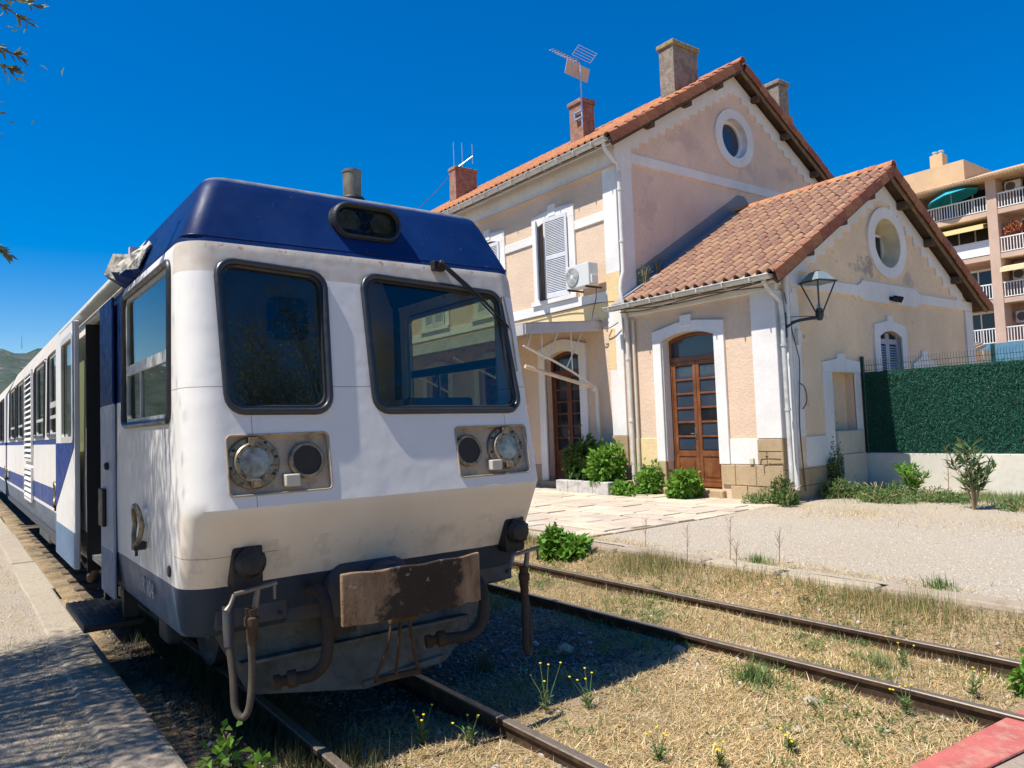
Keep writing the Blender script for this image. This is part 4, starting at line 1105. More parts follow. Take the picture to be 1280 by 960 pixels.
# wing door surround
sr = tb('door_surround', -11.28,-11.05,YF-.055,YF+.03,.90,3.49)
tb('surround_jamb', -9.64,-9.39,YF-.055,YF+.03,.872,3.49,'trim',.006,sr)
ar = arch(-11.05,-9.64,.2,3.62,.13,10)[2:]
MB().prism([(-9.39,3.492),(-9.39,3.74),(-10.1,3.83),(-10.57,3.83),(-11.28,3.70),(-11.28,3.492)]+list(reversed(ar)),'Y',YF-.055,YF+.03).build('surround_lintel', M['trim'], sr)
MB().box(-10.47,-10.19,YF-.07,YF+.02,3.73,3.97).build('keystone', M['trim'], sr, bevel=.01)
tb('jamb_foot', -11.30,-11.05,YF-.06,YF+.03,.15,.898,'stone',.012,sr)
tb('reveal', -11.05,-11.035,YF+.0,YF+.2,.9,3.5,'trim',None,sr)
tb('door_step', -11.15,-9.55,YF-.12,YF+.20,.1,.35,'stone',.02)
# main door surround
for c in (-14.38,-17.4,-20.4,-23.3):
    sr = tb('door_surround', c-.92,c-.66,YF-.05,YF+.03,.2,3.48)
    tb('surround_jamb', c+.66,c+.92,YF-.05,YF+.03,.2,3.48,'trim',.006,sr)
    ar = arch(c-.66,c+.66,.2,3.62,.16,10)[2:]
    MB().prism([(c+.92,3.482),(c+.92,3.72),(c+.2,3.9),(c-.2,3.9),(c-.92,3.72),(c-.92,3.482)]+list(reversed(ar)),'Y',YF-.05,YF+.03).build('surround_lintel', M['trim'], sr)
    tb('door_step', c-.8,c+.8,YF-.2,YF+.2,.1,.355,'stone',.02)
a0 = XL
for c in (-23.3,-20.4,-17.4,-14.38):
    tb('plinth', a0,c-.925,YF-.03,YF+.02,.1,.75,'stone'); a0 = c+.925
tb('plinth', a0,-12.645,YF-.03,YF+.02,.1,.75,'stone')
# wing facade: pilaster, stones, white dado
tb('pilaster', -8.74,-8.20,YF-.05,YF+.74,1.37,4.145)
tb('white_dado', -9.385,-8.745,YF-.03,YF+.02,.875,1.365)
tb('white_dado', -12.0,-11.285,YF-.02,YF+.02,.80,1.40,'ochre')
def course(y0f, z0, z1, xs, axis='Y', proud=.045):
    for a, b in zip(xs, xs[1:]):
        q = .005; pr_ = proud + random.uniform(-.006,.008)
        m = MB()
        if axis == 'Y': m.box(a+q,b-q,YF-pr_,YF+.05,z0+q,z1-q)
        else: m.box(XG-.05,XG+pr_,a+q,b-q,z0+q,z1-q)
        m.build('plinth_stone', M['stone'], st, bevel=.012)
course(0,.10,.46,[-9.40,-9.02,-8.62,-8.205]); course(0,.46,.87,[-9.62,-9.28,-8.80,-8.205])
course(0,.87,1.12,[-8.76,-8.55,-8.205]); course(0,1.12,1.365,[-8.75,-8.205])
course(0,.10,.40,[-12.14,-11.75,-11.31]); course(0,.40,.80,[-12.14,-11.6,-11.31])
course(0,.10,.45,[10.10,10.55,11.0,11.5,11.9],'X'); course(0,.45,.77,[10.10,10.7,11.3,11.6],'X')
course(0,.775,1.36,[10.10,10.5],'X',.04)
# cornice of the wing
tb('cornice', -12.15,-8.16,YF-.07,YF+.02,4.147,4.27,'trim'); tb('cornice_upper', -12.15,-8.14,YF-.12,YF+.02,4.272,4.375,'trim',.025)
# ---- wing gable trim
def gb(name, y0,y1,z0,z1, x=XG, pr_=.04, mat='trim', par=None): return MB().box(x-.02,x+pr_,y0,y1,z0,z1).build(name, M[mat], par or st, bevel=.006, segs=1)
gb('corner_pilaster', 10.70,10.88,1.37,4.245, pr_=.035)
gb('corner_pilaster', 18.22,18.63,.3,4.245)
gb('gable_band', 10.10,13.12,4.25,4.48); gb('gable_band', 15.86,18.63,4.25,4.48)
MB().prism([(13.122,4.25),(13.3,4.19),(13.3,4.16),(15.7,4.16),(15.7,4.19),(15.858,4.25),(15.858,4.48),(15.7,4.56),(15.7,4.60),(13.3,4.60),(13.3,4.56),(13.122,4.48)],'X',XG-.02,XG+.045).build('gable_band_panel', M['trim'], st, bevel=.006, segs=1)
gb('white_dado', 10.885,11.60,.80,1.37, pr_=.03)
# niche with meter cabinet
sr = gb('niche_surround', 11.60,11.92,.80,2.62)
gb('surround_jamb', 12.80,13.0,.3,2.62, par=sr)
MB().prism([(11.60,2.622),(13.0,2.622),(13.0,2.84),(12.45,2.90),(12.45,3.0),(12.15,3.0),(12.15,2.90),(11.60,2.82)],'X',XG-.02,XG+.045).build('surround_lintel', M['trim'], sr)
tb('niche_back', XG-.215,XG-.2,11.92,12.80,.3,2.66,'tan',None)
cb = thing('meter_cabinet', (XG, 12.36, .3), 'cream utility meter cabinet standing in the gable niche', 'cabinet')
MB().box(XG-.19,XG+.10,11.95,12.44,.98,1.44).build('cabinet_upper', M['cabinet'], cb, bevel=.012)
MB().box(XG-.19,XG+.10,12.445,12.90,.98,1.44).build('cabinet_upper', M['cabinet'], cb, bevel=.012)
MB().box(XG-.19,XG+.11,12.05,12.92,.30,.972).build('cabinet_lower', M['cabinet'], cb, bevel=.012)
# gable window with shutters
def gwin(c, z0, z1, hw, x, shut):
    s_ = MB().box(x-.02,x+.04,c-hw-.24,c-hw,z0,z1-.13).build('window_surround', M['trim'], st, bevel=.006, segs=1)
    MB().box(x-.02,x+.04,c+hw,c+hw+.24,z0,z1-.13).build('surround_jamb', M['trim'], s_, bevel=.006, segs=1)
    ar = arch(c-hw,c+hw,z0,z1,.13,10)[2:]
    MB().prism([(c+hw+.24,z1-.128),(c+hw+.2,z1+.12),(c+.12,z1+.22),(c+.12,z1+.33),(c-.12,z1+.33),(c-.12,z1+.22),(c-hw-.2,z1+.12),(c-hw-.24,z1-.128)]+list(reversed(ar)),'X',x-.02,x+.04).build('surround_lintel', M['trim'], s_)
    for (a, b) in ((c-hw+.01,c-.005),(c+.005,c+hw-.01)):
        lf = MB().box(x-.10,x-.06,a,a+.07,z0,z1-.04).box(x-.10,x-.06,b-.07,b,z0,z1-.04).box(x-.099,x-.061,a+.07,b-.07,z1-.28,z1-.17).box(x-.099,x-.061,a+.07,b-.07,z0,z0+.1).box(x-.099,x-.061,a+.07,b-.07,(z0+z1)/2-.05,(z0+z1)/2+.05).build('shutter', M['shutgrey'], st)
        z = z0+.13
        while z < z1-.3:
            if abs(z-(z0+z1)/2) > .07:
                MB().add([(x-.063,a+.07,z-.02),(x-.063,b-.07,z-.02),(x-.095,b-.07,z+.02),(x-.095,a+.07,z+.02),(x-.068,a+.07,z-.02),(x-.068,b-.07,z-.02),(x-.1,b-.07,z+.02),(x-.1,a+.07,z+.02)],[(0,1,2,3),(4,5,6,7),(0,1,5,4),(2,3,7,6),(0,3,7,4),(1,2,6,5)]).build('slat', M['shutgrey'], lf)
            z += .055
    MB().box(x-.12,x-.11,c-hw,c+hw,z0,z1).build('shutter_back', M['black'], st)
gwin(14.405,1.55,3.56,.475,XG,True)
MB().prism([(15.35,1.5),(16.5,1.5),(16.5,2.85),(16.2,2.98),(16.05,3.03),(16.05,3.15),(15.8,3.15),(15.8,3.03),(15.65,2.98),(15.35,2.85)],'X',XG-.02,XG+.04).build('blind_surround', M['trim'], st)
# oval windows
def oval(yc, zc, a, b, x, depth, glass, parname):
    fr = MB().ringprism(ell(yc,zc,a+.27,b+.24,40), ell(yc,zc,a,b,40), 'X', x-.02, x+.05).build(parname, M['trim'], st, smooth=40)
    MB().ringprism(ell(yc,zc,a+.001,b+.001,40), ell(yc,zc,a-.012,b-.012,40), 'X', x-depth+.02, x+.045).build('oval_reveal', plain(parname+'_reveal', glass, .9), fr, smooth=40)
    return fr
fr = oval(14.68,9.27,.55,.55,XM,.30,(.76,.76,.76),'oval_window')
MB().ringprism(ell(14.68,9.27,.54,.54,40), ell(14.68,9.27,.45,.45,40), 'X', XM-.22, XM-.14).build('oval_frame', M['trim'], fr, smooth=40)
MB().prism(ell(14.68,9.27,.46,.46,40),'X',XM-.20,XM-.19).build('oval_glass', M['paneblu'], fr)
fr = oval(14.50,5.53,.57,.56,XG,.42,(.72,.64,.44),'oval_window')
MB().box(XG-.41,XG-.40,13.92,15.08,4.95,6.1).build('oval_back', plain('cream_oval_back', (.62,.58,.44), .9), fr)
MB().ringprism([(14.66,5.10),(15.06,5.10),(15.06,5.85),(14.66,5.85)],[(14.72,5.16),(15.0,5.16),(15.0,5.79),(14.72,5.79)],'X',XG-.40,XG-.34).build('oval_casement', M['trim'], fr)
MB().box(XG-.39,XG-.38,14.72,15.0,5.16,5.79).build('oval_glass', M['pane'], fr)

# stepped white bands under the gable roofs
def steps(x, yl, yr, yc, ze, zp, n, band, off, pr_=.04):
    """roof line from (yl,ze) to (yc,zp); stepped lower edge"""
    out = [(yl,ze),(yc,zp),(yr,ze)]
    low = []
    # right half going from right eave to centre, then left
    def half(y0, y1, sgn):
        pts = []
        for i in range(n):
            t0 = i/n; t1 = (i+1)/n
            ya = y0+(y1-y0)*t0; yb = y0+(y1-y0)*t1
            zz = ze + (zp-ze)*t0 - band + off
            pts += [(ya, zz), (yb-(yb-ya)*.06, zz+.012)]
        return pts
    r = half(yr, yc, -1); l = half(yl, yc, 1)
    poly = [(yl,ze),(yl,l[0][1])] + l + [(yc, l[-1][1]+.08)] + list(reversed(r)) + [(yr,r[0][1]),(yr,ze),(yc,zp)]
    # dedupe
    P = []
    for p in poly:
        if not P or (abs(p[0]-P[-1][0])+abs(p[1]-P[-1][1])) > 1e-4: P.append(p)
    return MB().prism(P,'X',x-.02,x+pr_).build('stepped_band', M['trim'], st)
steps(XG, 10.60, 18.14, WYC, 4.66, 6.94, 11, .30, 0, .032)
for (a,b,c_,d_) in ((10.10,10.60,4.482,4.56),):
    gb('band_end', a,b,c_,d_-.02)
steps(XM, 10.66, 18.84, MYC, 8.62, 11.02, 13, .36, 0, .032)
MB().prism([(10.14,7.72),(10.66,7.72),(10.66,8.60),(10.14,8.32)],'X',XM-.02,XM+.036).build('gable_corner', M['trim'], st)
MB().box(XM-.02,XM+.03,YF-.0,10.64,4.7,7.718).build('gable_pilaster', M['trim'], st)
gb('gable_band', 10.662,18.84,7.87,8.11, XM)
MB().box(XM-.02,XM+.03,18.85,19.38,.3,8.4).build('gable_pilaster', M['trim'], st)
# grey cement patch where an older roof met the gable
MB().prism([(10.66,4.75),(10.66,5.30),(11.7,5.93),(14.72,7.74),(14.98,7.74),(15.5,7.3),(15.5,6.9)],'X',XM-.01,XM+.012).build('cement_scar', M['cement'], st)

# ---- roofs
def tilemesh():
    w, L = .245, .42
    prof = [(0,.012),(.03,.0),(.06,-.004),(.09,0),(.112,.012),(.125,.058),(.15,.090),(.18,.102),(.21,.090),(.235,.058),(.247,.012)]
    m = MB(); n = len(prof)
    for (y, dz, dx) in ((0,.034,0),(L,0,.004)):
        m.v += [(p[0]*(1-dx*2)+dx, y, p[1]+dz) for p in prof]
    m.v += [(p[0], 0, p[1]+.034-.026) for p in prof]
    for i in range(n-1):
        m.f.append((i,i+1,n+i+1,n+i)); m.m.append(0)
        m.f.append((2*n+i,2*n+i+1,i+1,i)); m.m.append(0)
    me = m.mesh('tile'); smooth_mesh(me, 50)
    return me
TILE = tilemesh(); TILE.materials.append(M['tile'])
TV = np.array([v.co[:] for v in TILE.vertices]); TF = [tuple(p.vertices) for p in TILE.polygons]

def tilestuff(name, x0, cols, rows, yeave, zeave, pitch, front, mat, par, skip=lambda r,c: False):
    Vs = []; Fs = []; b = 0
    ca, sa = math.cos(pitch), math.sin(pitch)
    TFa = np.array(TF)
    for r in range(rows):
        for c in range(cols):
            if skip(r, c): continue
            v = TV.copy(); v[:,0] += x0 + c*.237 + random.uniform(-.006,.006); y = v[:,1] + r*.35 + random.uniform(-.012,.012); z = v[:,2] + random.uniform(-.004,.006)
            Y = yeave + (1 if front else -1)*(y*ca - z*sa); Z = zeave + y*sa + z*ca
            Vs.append(np.stack([v[:,0],Y,Z],1)); Fs.append(TFa+b); b += len(v)
    o = npmesh(name, np.concatenate(Vs), np.concatenate(Fs), mat, par, smooth=False)
    o['kind'] = 'stuff'
    return o

def slab(name, x0, x1, ye, ze, yr, zr, th, mat, par):
    return MB().prism([(ye,ze),(yr,zr),(yr,zr-th),(ye,ze-th)],'X',x0,x1).build(name, mat, par)

# wing roof
WE, WZ = 9.76, 4.37; WR_Z = 7.13
pit = math.atan2(WR_Z-WZ, WYC-WE)
wr = slab('roof', -12.20,-7.93, WE, WZ, WYC, WR_Z, .10, M['timber'], st)
slab('roof_back', -12.20,-7.93, 2*WYC-WE, WZ, WYC, WR_Z, .10, M['timber'], wr)
WLOC[wr.name] = Vector((0,0,0))
def settile(o, par):
    o.parent = par; o.matrix_parent_inverse = Matrix.Identity(4)
# roof object sits at the world origin of its parent chain: keep tiles in world space
for r in range(15):
    for c in range(16):
        o = bpy.data.objects.new('tile', TILE); COL.objects.link(o)
        yy = r*.35 + random.uniform(-.012,.012) + .02*math.sin(c*1.1)
        o.parent = wr
        o.location = (-11.78 + c*.2415 + random.uniform(-.006,.006), WE - .05 + yy*math.cos(pit) - .012*math.sin(pit), WZ - .03 + yy*math.sin(pit) + .014 + random.uniform(0,.006))
        o.rotation_euler = (pit + random.uniform(-.008,.012), random.uniform(-.02,.02), random.uniform(-.012,.012))
MB().prism([(WE+.05,WZ+.07),(WYC,WR_Z+.05),(WYC,WR_Z-.02),(WE+.05,WZ-.02)],'X',-12.2,-11.76).build('abutment_flashing', M['cement'], wr)
tilestuff('back_tiles', -12.19, 18, 15, 2*WYC-WE+.05, WZ-.02, pit, False, M['tile'], wr)
# main roof
ME, MZ = 9.70, 8.22; MR_Z = 11.24
pm_ = math.atan2(MR_Z-MZ, MYC-ME)
mr = slab('roof', XL-.3,-11.88, ME, MZ, MYC, MR_Z, .10, M['timber'], st)
slab('roof_back', XL-.3,-11.88, 2*MYC-ME, MZ, MYC, MR_Z, .10, M['timber'], mr)
tilestuff('roof_tiles', XL-.3, 60, 17, ME-.06, MZ-.01, pm_, True, M['tileor'], mr)
tilestuff('back_tiles', XL-.3, 60, 17, 2*MYC-ME+.06, MZ-.01, pm_, False, M['tileor'], mr)
# ridge and verge tiles
def captile(name, p, ang, ln, r, mat, par, xr=0):
    m = MB(); n = 9
    for (t, rr2) in ((0, r*1.06), (ln, r*.94)):
        m.v += [(rr2*math.cos(math.pi*i/(n-1)), t, rr2*math.sin(math.pi*i/(n-1))*1.0) for i in range(n)]
        m.v += [((rr2-.02)*math.cos(math.pi*i/(n-1)), t, (rr2-.02)*math.sin(math.pi*i/(n-1))) for i in range(n)]
    for i in range(n-1):
        m.f += [(i,i+1,2*n+i+1,2*n+i),(n+i,n+i+1,3*n+i+1,3*n+i),(i,i+1,n+i+1,n+i),(2*n+i,2*n+i+1,3*n+i+1,3*n+i)]; m.m += [0]*4
    me = m.mesh(name); smooth_mesh(me, 50); me.materials.append(mat); return me
CAPV = captile('verge_tile', 0, 0, .40, .10, M['verge'], None)
CAPR = captile('ridge_tile', 0, 0, .42, .115, M['tileor'], None)
# L-shaped verge skirt piece
vs_ = MB().box(-.012,.012,0,.352,-.16,.06); VSK = vs_.mesh('verge_skirt'); VSK.materials.append(M['verge'])
def verge(xv, ye, ze, pitch, ln, par, front):
    k = int(ln/.36)
    for i in range(k+1):
        yy = i*.36
        for me_, nm, dx, dz in ((CAPV,'verge_tile',-.05,.02),(VSK,'verge_skirt',.045,.02)):
            o = bpy.data.objects.new(nm, me_); COL.objects.link(o); o.parent = par
            if front:
                o.location = (xv+dx+random.uniform(-.006,.006), ye+yy*math.cos(pitch), ze+yy*math.sin(pitch)+dz+random.uniform(-.008,.01)); o.rotation_euler = (pitch-.05,0,random.uniform(-.03,.03))
            else:
                o.location = (xv+dx+random.uniform(-.006,.006), ye-yy*math.cos(pitch), ze+yy*math.sin(pitch)+dz+random.uniform(-.008,.01)); o.rotation_euler = (pitch-.05,0,math.pi+random.uniform(-.03,.03))
verge(-7.93, WE-.04, WZ-.02, pit, 5.2, wr, True); verge(-7.93, 2*WYC-WE+.04, WZ-.02, pit, 5.2, wr, False)
verge(-11.88, ME-.04, MZ-.0, pm_, 5.6, mr, True); verge(-11.88, 2*MYC-ME+.04, MZ-.0, pm_, 5.6, mr, False)
for (par, x0, x1, yc, zr) in ((wr,-12.1,-7.9,WYC,WR_Z),(mr,XL-.3,-11.85,MYC,MR_Z)):
    x = x0
    while x < x1-.3:
        o = bpy.data.objects.new('ridge_tile', CAPR); COL.objects.link(o); o.parent = par
        o.location = (x+.42, yc, zr+.045+random.uniform(-.006,.006)); o.rotation_euler = (0,0,rad(90)+random.uniform(-.02,.02)); x += .38
# bargeboards and purlin ends; sunlight on right-hand boards painted in by lighter timber
for (par, xo, ye, ze, yc, zr) in ((wr,-7.95,WE,WZ,WYC,WR_Z),(mr,-11.90,ME,MZ,MYC,MR_Z)):
    for sg in (1,-1):
        yE = ye if sg > 0 else 2*yc-ye
        MB().prism([(yE,ze-.10),(yc,zr-.10),(yc,zr-.235),(yE+sg*.12,ze-.165)],'X',xo-.04,xo).build('bargeboard', M['timber'] if sg > 0 else M['barge_sunlit'], par)
        for t in (.30,.58,.84):
            yy = yE+(yc-yE)*t; zz = ze+(zr-ze)*t-.16
            xw = XG if par is wr else XM
            MB().box(xw-.05,xo-.045,yy-.075,yy+.075,zz-.17,zz).build('purlin_end', M['timber'], par, bevel=.02)
# ---- gutters and downpipes
def gutter(x0, x1, y, z, r, name):
    m = MB(); n = 8
    for x in (x0, x1):
        m.v += [(x, y - r*math.cos(math.pi*i/n), z - r*math.sin(math.pi*i/n)) for i in range(n+1)]
        m.v += [(x, y - (r-.008)*math.cos(math.pi*i/n), z - (r-.008)*math.sin(math.pi*i/n)) for i in range(n+1)]
    k = n+1
    for i in range(n):
        m.f += [(i,i+1,2*k+i+1,2*k+i),(k+i,k+i+1,3*k+i+1,3*k+i)]; m.m += [0,0]
    m.f += [(0,k,3*k,2*k),(n,k+n,3*k+n,2*k+n), tuple(range(n+1)), tuple(2*k+i for i in range(n+1))]; m.m += [0]*4
    g = m.build(name, M['zinc'], st, smooth=60)
    MB().tube([(x0,y-r,z),(x1,y-r,z)],.012,6).build('gutter_bead', M['zinc'], g)
    x = x0+.2
    while x < x1:
        MB().box(x-.012,x+.012,y-r-.008,y+r,z-r-.012,z-r-.004).box(x-.012,x+.012,y-r-.014,y-r-.004,z-r*.8,z+.01).build('gutter_clip', M['zinc'], g); x += .62
    return g
gutter(-12.3,-7.98,9.70,WZ-.005,.085,'gutter'); gutter(XL-.2,-11.95,9.64,MZ-.005,.09,'gutter')
def pipe(pts, r, name='downpipe', mat='pipe', clips=()):
    p = MB().tube(pts, r, 10).build(name, M[mat], st, smooth=60)
    for (x,y,z) in clips: MB().lathe((x,y,z-.025),(0,0,1),[(r+.012,0),(r+.012,.05)],12).build('pipe_clip', M[mat], p)
    return p
pipe([(-12.08,9.66,8.14),(-12.07,9.70,7.98),(-12.03,9.95,7.74),(-12.02,10.03,7.70),(-12.02,10.06,7.5),(-12.02,10.06,5.2),(-12.04,10.0,5.0),(-12.06,9.98,4.8),(-12.02,9.97,4.5),(-12.0,10.03,4.2),(-11.99,10.06,4.0),(-11.98,10.07,.35)],.05,clips=[(-12.02,10.06,7.1),(-12.02,10.06,5.9),(-11.99,10.06,3.2),(-11.985,10.065,1.8)])
pipe([(-11.82,10.08,4.05),(-11.82,10.08,.3)],.035,'thin_pipe','cabinet')
pipe([(-8.16,9.72,4.29),(-8.14,9.82,4.14),(-8.12,10.05,3.98),(-8.10,10.14,3.9),(-8.10,10.16,3.6),(-8.10,10.17,1.2),(-8.05,10.10,.8),(-8.02,10.05,.3)],.045,mat='zinc',clips=[(-8.10,10.16,3.1),(-8.10,10.17,1.9)])
pipe([(-8.13,10.38,4.6),(-8.13,10.38,.4)],.05,'wall_pipe','trim'); pipe([(-8.15,10.52,4.3),(-8.15,10.52,1.0)],.03,'wall_pipe','pipe')
# ---- chimneys
def chimney(x0,x1,y0,y1,z0,z1,mat,capm,cap=.05):
    c = MB().box(x0,x1,y0,y1,z0,z1).build('chimney', M[mat], st, bevel=.015)
    MB().box(x0-cap,x1+cap,y0-cap,y1+cap,z1+.002,z1+.14).build('chimney_cap', M[capm], c, bevel=.03)
    MB().box(x0-.07,x1+.07,y0-.07,y1+.05,z0,z0+.5).build('chimney_flashing', M['tileor'], c)
    return c
chimney(-13.09,-12.6,12.85,13.83,9.6,11.56,'chimgrey','lichen')
chimney(-16.33,-15.76,12.5,12.98,9.4,11.12,'chimred','chimred')
chimney(-23.06,-22.63,12.5,13.45,9.4,11.18,'chimred','chimred',.03)
chimney(-13.15,-12.55,17.45,17.95,10.2,11.62,'chimgrey','chimgrey')
# ---- entrance canopy on iron brackets
cp = MB().prism([(YF-.02,4.13),(YF-.02,4.20),(7.85,4.03),(7.85,3.96)],'X',-22.5,-12.9).build('canopy', plain('canopy_sheet', (.34,.31,.30), .8), st)
MB().prism([(YF-.02,3.95),(YF-.02,4.16),(7.83,3.985),(7.83,3.775)],'X',-12.898,-12.86).build('canopy_fascia', plain('grey_fascia_paint', (.50,.47,.47), .7, var=.08, dirt=(.36,.32,.3), dlo=.6), cp)
MB().box(-22.5,-12.9,7.79,7.83,3.76,4.0).build('canopy_front_board', plain('canopy_front_paint', (.52,.49,.47), .7), cp)
for xb in (-13.05,-15.9,-18.9,-21.9):
    arc = spline([(xb,9.98,2.60),(xb,9.72,2.76),(xb,9.25,3.0),(xb,8.7,3.24),(xb,8.2,3.42),(xb,7.9,3.55)],4)
    MB().tube(arc,.028,8).build('bracket_arc', M['pipe'], cp, smooth=60)
    for (y,z,y2,z2) in ((9.30,2.97,9.30,4.06),(8.42,3.34,8.42,3.99),(9.12,3.06,9.75,4.09),(8.6,3.28,8.98,4.03),(8.0,3.5,8.2,3.97)):
        MB().tube([(xb,y,z),(xb,y2,z2)],.015,6).build('bracket_strut', M['pipe'], cp)
    MB().tube([(xb,9.94,2.52),(xb,9.96,2.66)],.05,8).tube([(xb,10.03,2.6),(xb,10.05,1.0)],.04,8).build('bracket_foot', M['pipe'], cp)
MB().tube([(-13.0,9.90,2.60),(-13.0,9.6,2.68),(-13.02,7.9,3.08)],[.03,.045,.045],8).build('canopy_tie', plain('ochre_tie_paint',(.62,.48,.36),.6), cp)
# ---- tap, wires
tp = thing('wall_tap', (-8.5, 10.05, .95), 'rusty water pipe with tap on the corner stones', 'tap')
MB().tube(spline([(-8.22,10.05,.98),(-8.4,10.04,.99),(-8.58,10.03,.985),(-8.62,10.02,.97),(-8.625,10.0,.88)],4),.012,6).tube([(-8.5,10.03,.99),(-8.5,10.02,1.04)],.01,6).tube([(-8.53,10.02,1.04),(-8.47,10.02,1.04)],.01,6).build('tap_pipe', M['rustiron'], tp)
sb = thing('wall_socket', (-8.87,10.09,.9), 'small grey junction cup on the white dado', 'socket')
MB().box(-8.92,-8.83,10.06,10.11,.88,1.0).build('socket_box', M['cabinet'], sb, bevel=.01)
wires = MB()
for pts_ in ([(-8.2,9.98,4.32),(-9.4,9.96,4.24),(-10.8,9.95,4.22),(-12.1,9.97,4.34)], [(-8.2,9.98,4.20),(-9.8,9.95,4.28),(-11.2,9.96,4.2),(-12.1,9.97,4.26)], [(-8.12,10.3,4.1),(-8.1,10.45,3.4),(-8.12,10.62,3.0),(-8.14,10.7,2.7),(-8.16,10.62,1.6),(-8.16,10.7,.35)], [(-8.15,10.66,2.4),(-8.12,10.8,2.3),(-8.12,10.84,2.05),(-8.14,10.72,1.9)],
              [(-12.3,10.0,4.55),(-12.9,9.98,4.60),(-14.0,10.06,4.62),(-16,10.06,4.6)], [(-12.5,10.0,4.1),(-12.8,9.9,4.0),(-13.0,9.95,4.25),(-12.9,10.0,4.7),(-12.85,9.98,4.95)], [(-12.2,10.0,4.05),(-12.5,9.97,3.95),(-12.8,9.95,3.98)]):
    wires.tube(spline(pts_, 6), .012, 5)
tag(wires.build('wall_cables', M['cable']), 'loose dark cables strung along the station wall under the eaves', 'cables')
w_ = MB().tube(spline([(-23.0,12.6,11.2),(-23.3,11.8,10.2),(-24.2,10.2,8.6)],5),.012,5)
tag(w_.build('overhead_wire', M['cable']), 'thin black wire running down from the far chimney', 'wire')

# ---- air conditioner
ac = thing('air_conditioner', (-13.1, 9.95, 4.95), 'white outdoor air conditioner unit on the wall beside the blue shutter', 'air conditioner')
MB().box(-13.52,-12.70,9.62,9.92,4.98,5.52).build('casing', M['acwhite'], ac, bevel=.015)
MB().lathe((-13.27,9.618,5.25),(0,-1,0),[(.225,0),(.225,.01),(.21,.016)],28).build('fan_recess', plain('fan_shadow',(.26,.26,.25),.6), ac, smooth=40)
for k in range(6):
    r_ = .04+.034*k
    MB().tube([(-13.27+r_*math.cos(t),9.598,5.25+r_*math.sin(t)) for t in [2*math.pi*q/24 for q in range(24)]],.006,5,True).build('fan_grille_ring', M['acwhite'], ac)
for k in range(8):
    t = k*math.pi/4
    MB().tube([(-13.27+.05*math.cos(t),9.597,5.25+.05*math.sin(t)),(-13.27+.21*math.cos(t),9.597,5.25+.21*math.sin(t))],.005,5).build('fan_grille_bar', M['acwhite'], ac)
MB().lathe((-13.27,9.603,5.25),(0,-1,0),[(.055,0),(.05,.014),(.0,.018)],16).build('fan_hub', M['acwhite'], ac, smooth=40)
MB().box(-12.698,-12.64,9.66,9.86,5.02,5.22).build('valve_cover', M['acwhite'], ac, bevel=.01)
for xa in (-13.45,-12.82): MB().box(xa,xa+.04,9.60,10.1,4.94,4.978).build('bracket', M['rustiron'], ac)
# ---- wall lamp
lm = thing('wall_lantern', (-8.1, 10.3, 3.5), 'grey hexagonal street lantern on a curved wall bracket at the wing corner', 'lamp')
MB().box(-8.16,-8.12,10.24,10.34,3.25,3.72).build('wall_plate', M['lampgrey'], lm, bevel=.01)
LC = Vector((-7.86, 11.02, 3.70))
MB().tube(spline([(-8.13,10.29,3.42),(-8.06,10.5,3.54),(-7.95,10.8,3.60),tuple(LC-Vector((0,0,.08)))],6),.03,8).tube([(-8.13,10.29,3.62),(-7.98,10.75,3.65),tuple(LC-Vector((0,0,.06)))],.008,6).build('bracket_arm', M['lampgrey'], lm, smooth=60)
MB().lathe(LC-Vector((0,0,.13)),(0,0,1),[(.04,0),(.06,.03),(.075,.08),(.08,.14),(.06,.16),(.06,.22),(.03,.24)],16).build('lamp_neck', M['lampgrey'], lm, smooth=40)
MB().lathe(LC+Vector((0,0,.10)),(0,0,1),[(.045,0),(.05,.05),(.03,.09),(.0,.1)],16).build('bulb_holder', M['zinc'], lm, smooth=40)
for q in range(4):
    t = q*math.pi/2+.55
    MB().tube([LC+Vector((.06*math.cos(t),.06*math.sin(t),.02)), LC+Vector((.31*math.cos(t),.31*math.sin(t),.60))],.014,6).build('lantern_rib', M['lampgrey'], lm)
    t2 = t+math.pi/2
hx = [(math.cos(q*math.pi/2+.55), math.sin(q*math.pi/2+.55)) for q in range(4)]
hd = MB(); rings = [(.325,.585),(.335,.62),(.15,.79),(.13,.795)]
for r_, z_ in rings: hd.v += [tuple(LC+Vector((a*r_,b_*r_,z_))) for a, b_ in hx]
for i in range(3):
    for j in range(4): hd.f.append((i*4+j,i*4+(j+1)%4,(i+1)*4+(j+1)%4,(i+1)*4+j)); hd.m.append(0)
hd.f += [(0,1,2,3),(12,13,14,15)]; hd.m += [0,0]
hd.build('lantern_hood', M['lamptop'], lm, bevel=.02)
for j in range(4):
    a_, b_ = hx[j], hx[(j+1)%4]; MB().tube([LC+Vector((a_[0]*.335,a_[1]*.335,.60)),LC+Vector((b_[0]*.335,b_[1]*.335,.60))],.018,6).build('hood_rim', M['lampgrey'], lm)
MB().lathe(LC+Vector((0,0,.80)),(0,0,1),[(.06,0),(.05,.02),(.0,.03)],12).build('hood_finial', M['lampgrey'], lm)
MB().box(-8.2,-8.12,10.68,10.80,3.12,3.42).build('ballast_box', M['acwhite'], lm, bevel=.01)
# ---- floodlight
fl = thing('floodlight', (XG, 14.6, 4.3), 'small black floodlight pair on the white gable band', 'floodlight')
MB().box(XG+.04,XG+.07,14.40,14.50,4.24,4.32).build('base', M['black'], fl)
for dy in (0,.2): MB().lathe((XG+.08,14.48+dy,4.30),(.7,.55,-.4),[(.05,0),(.07,.05),(.07,.12)],12).build('flood_head', M['black'], fl, smooth=40)
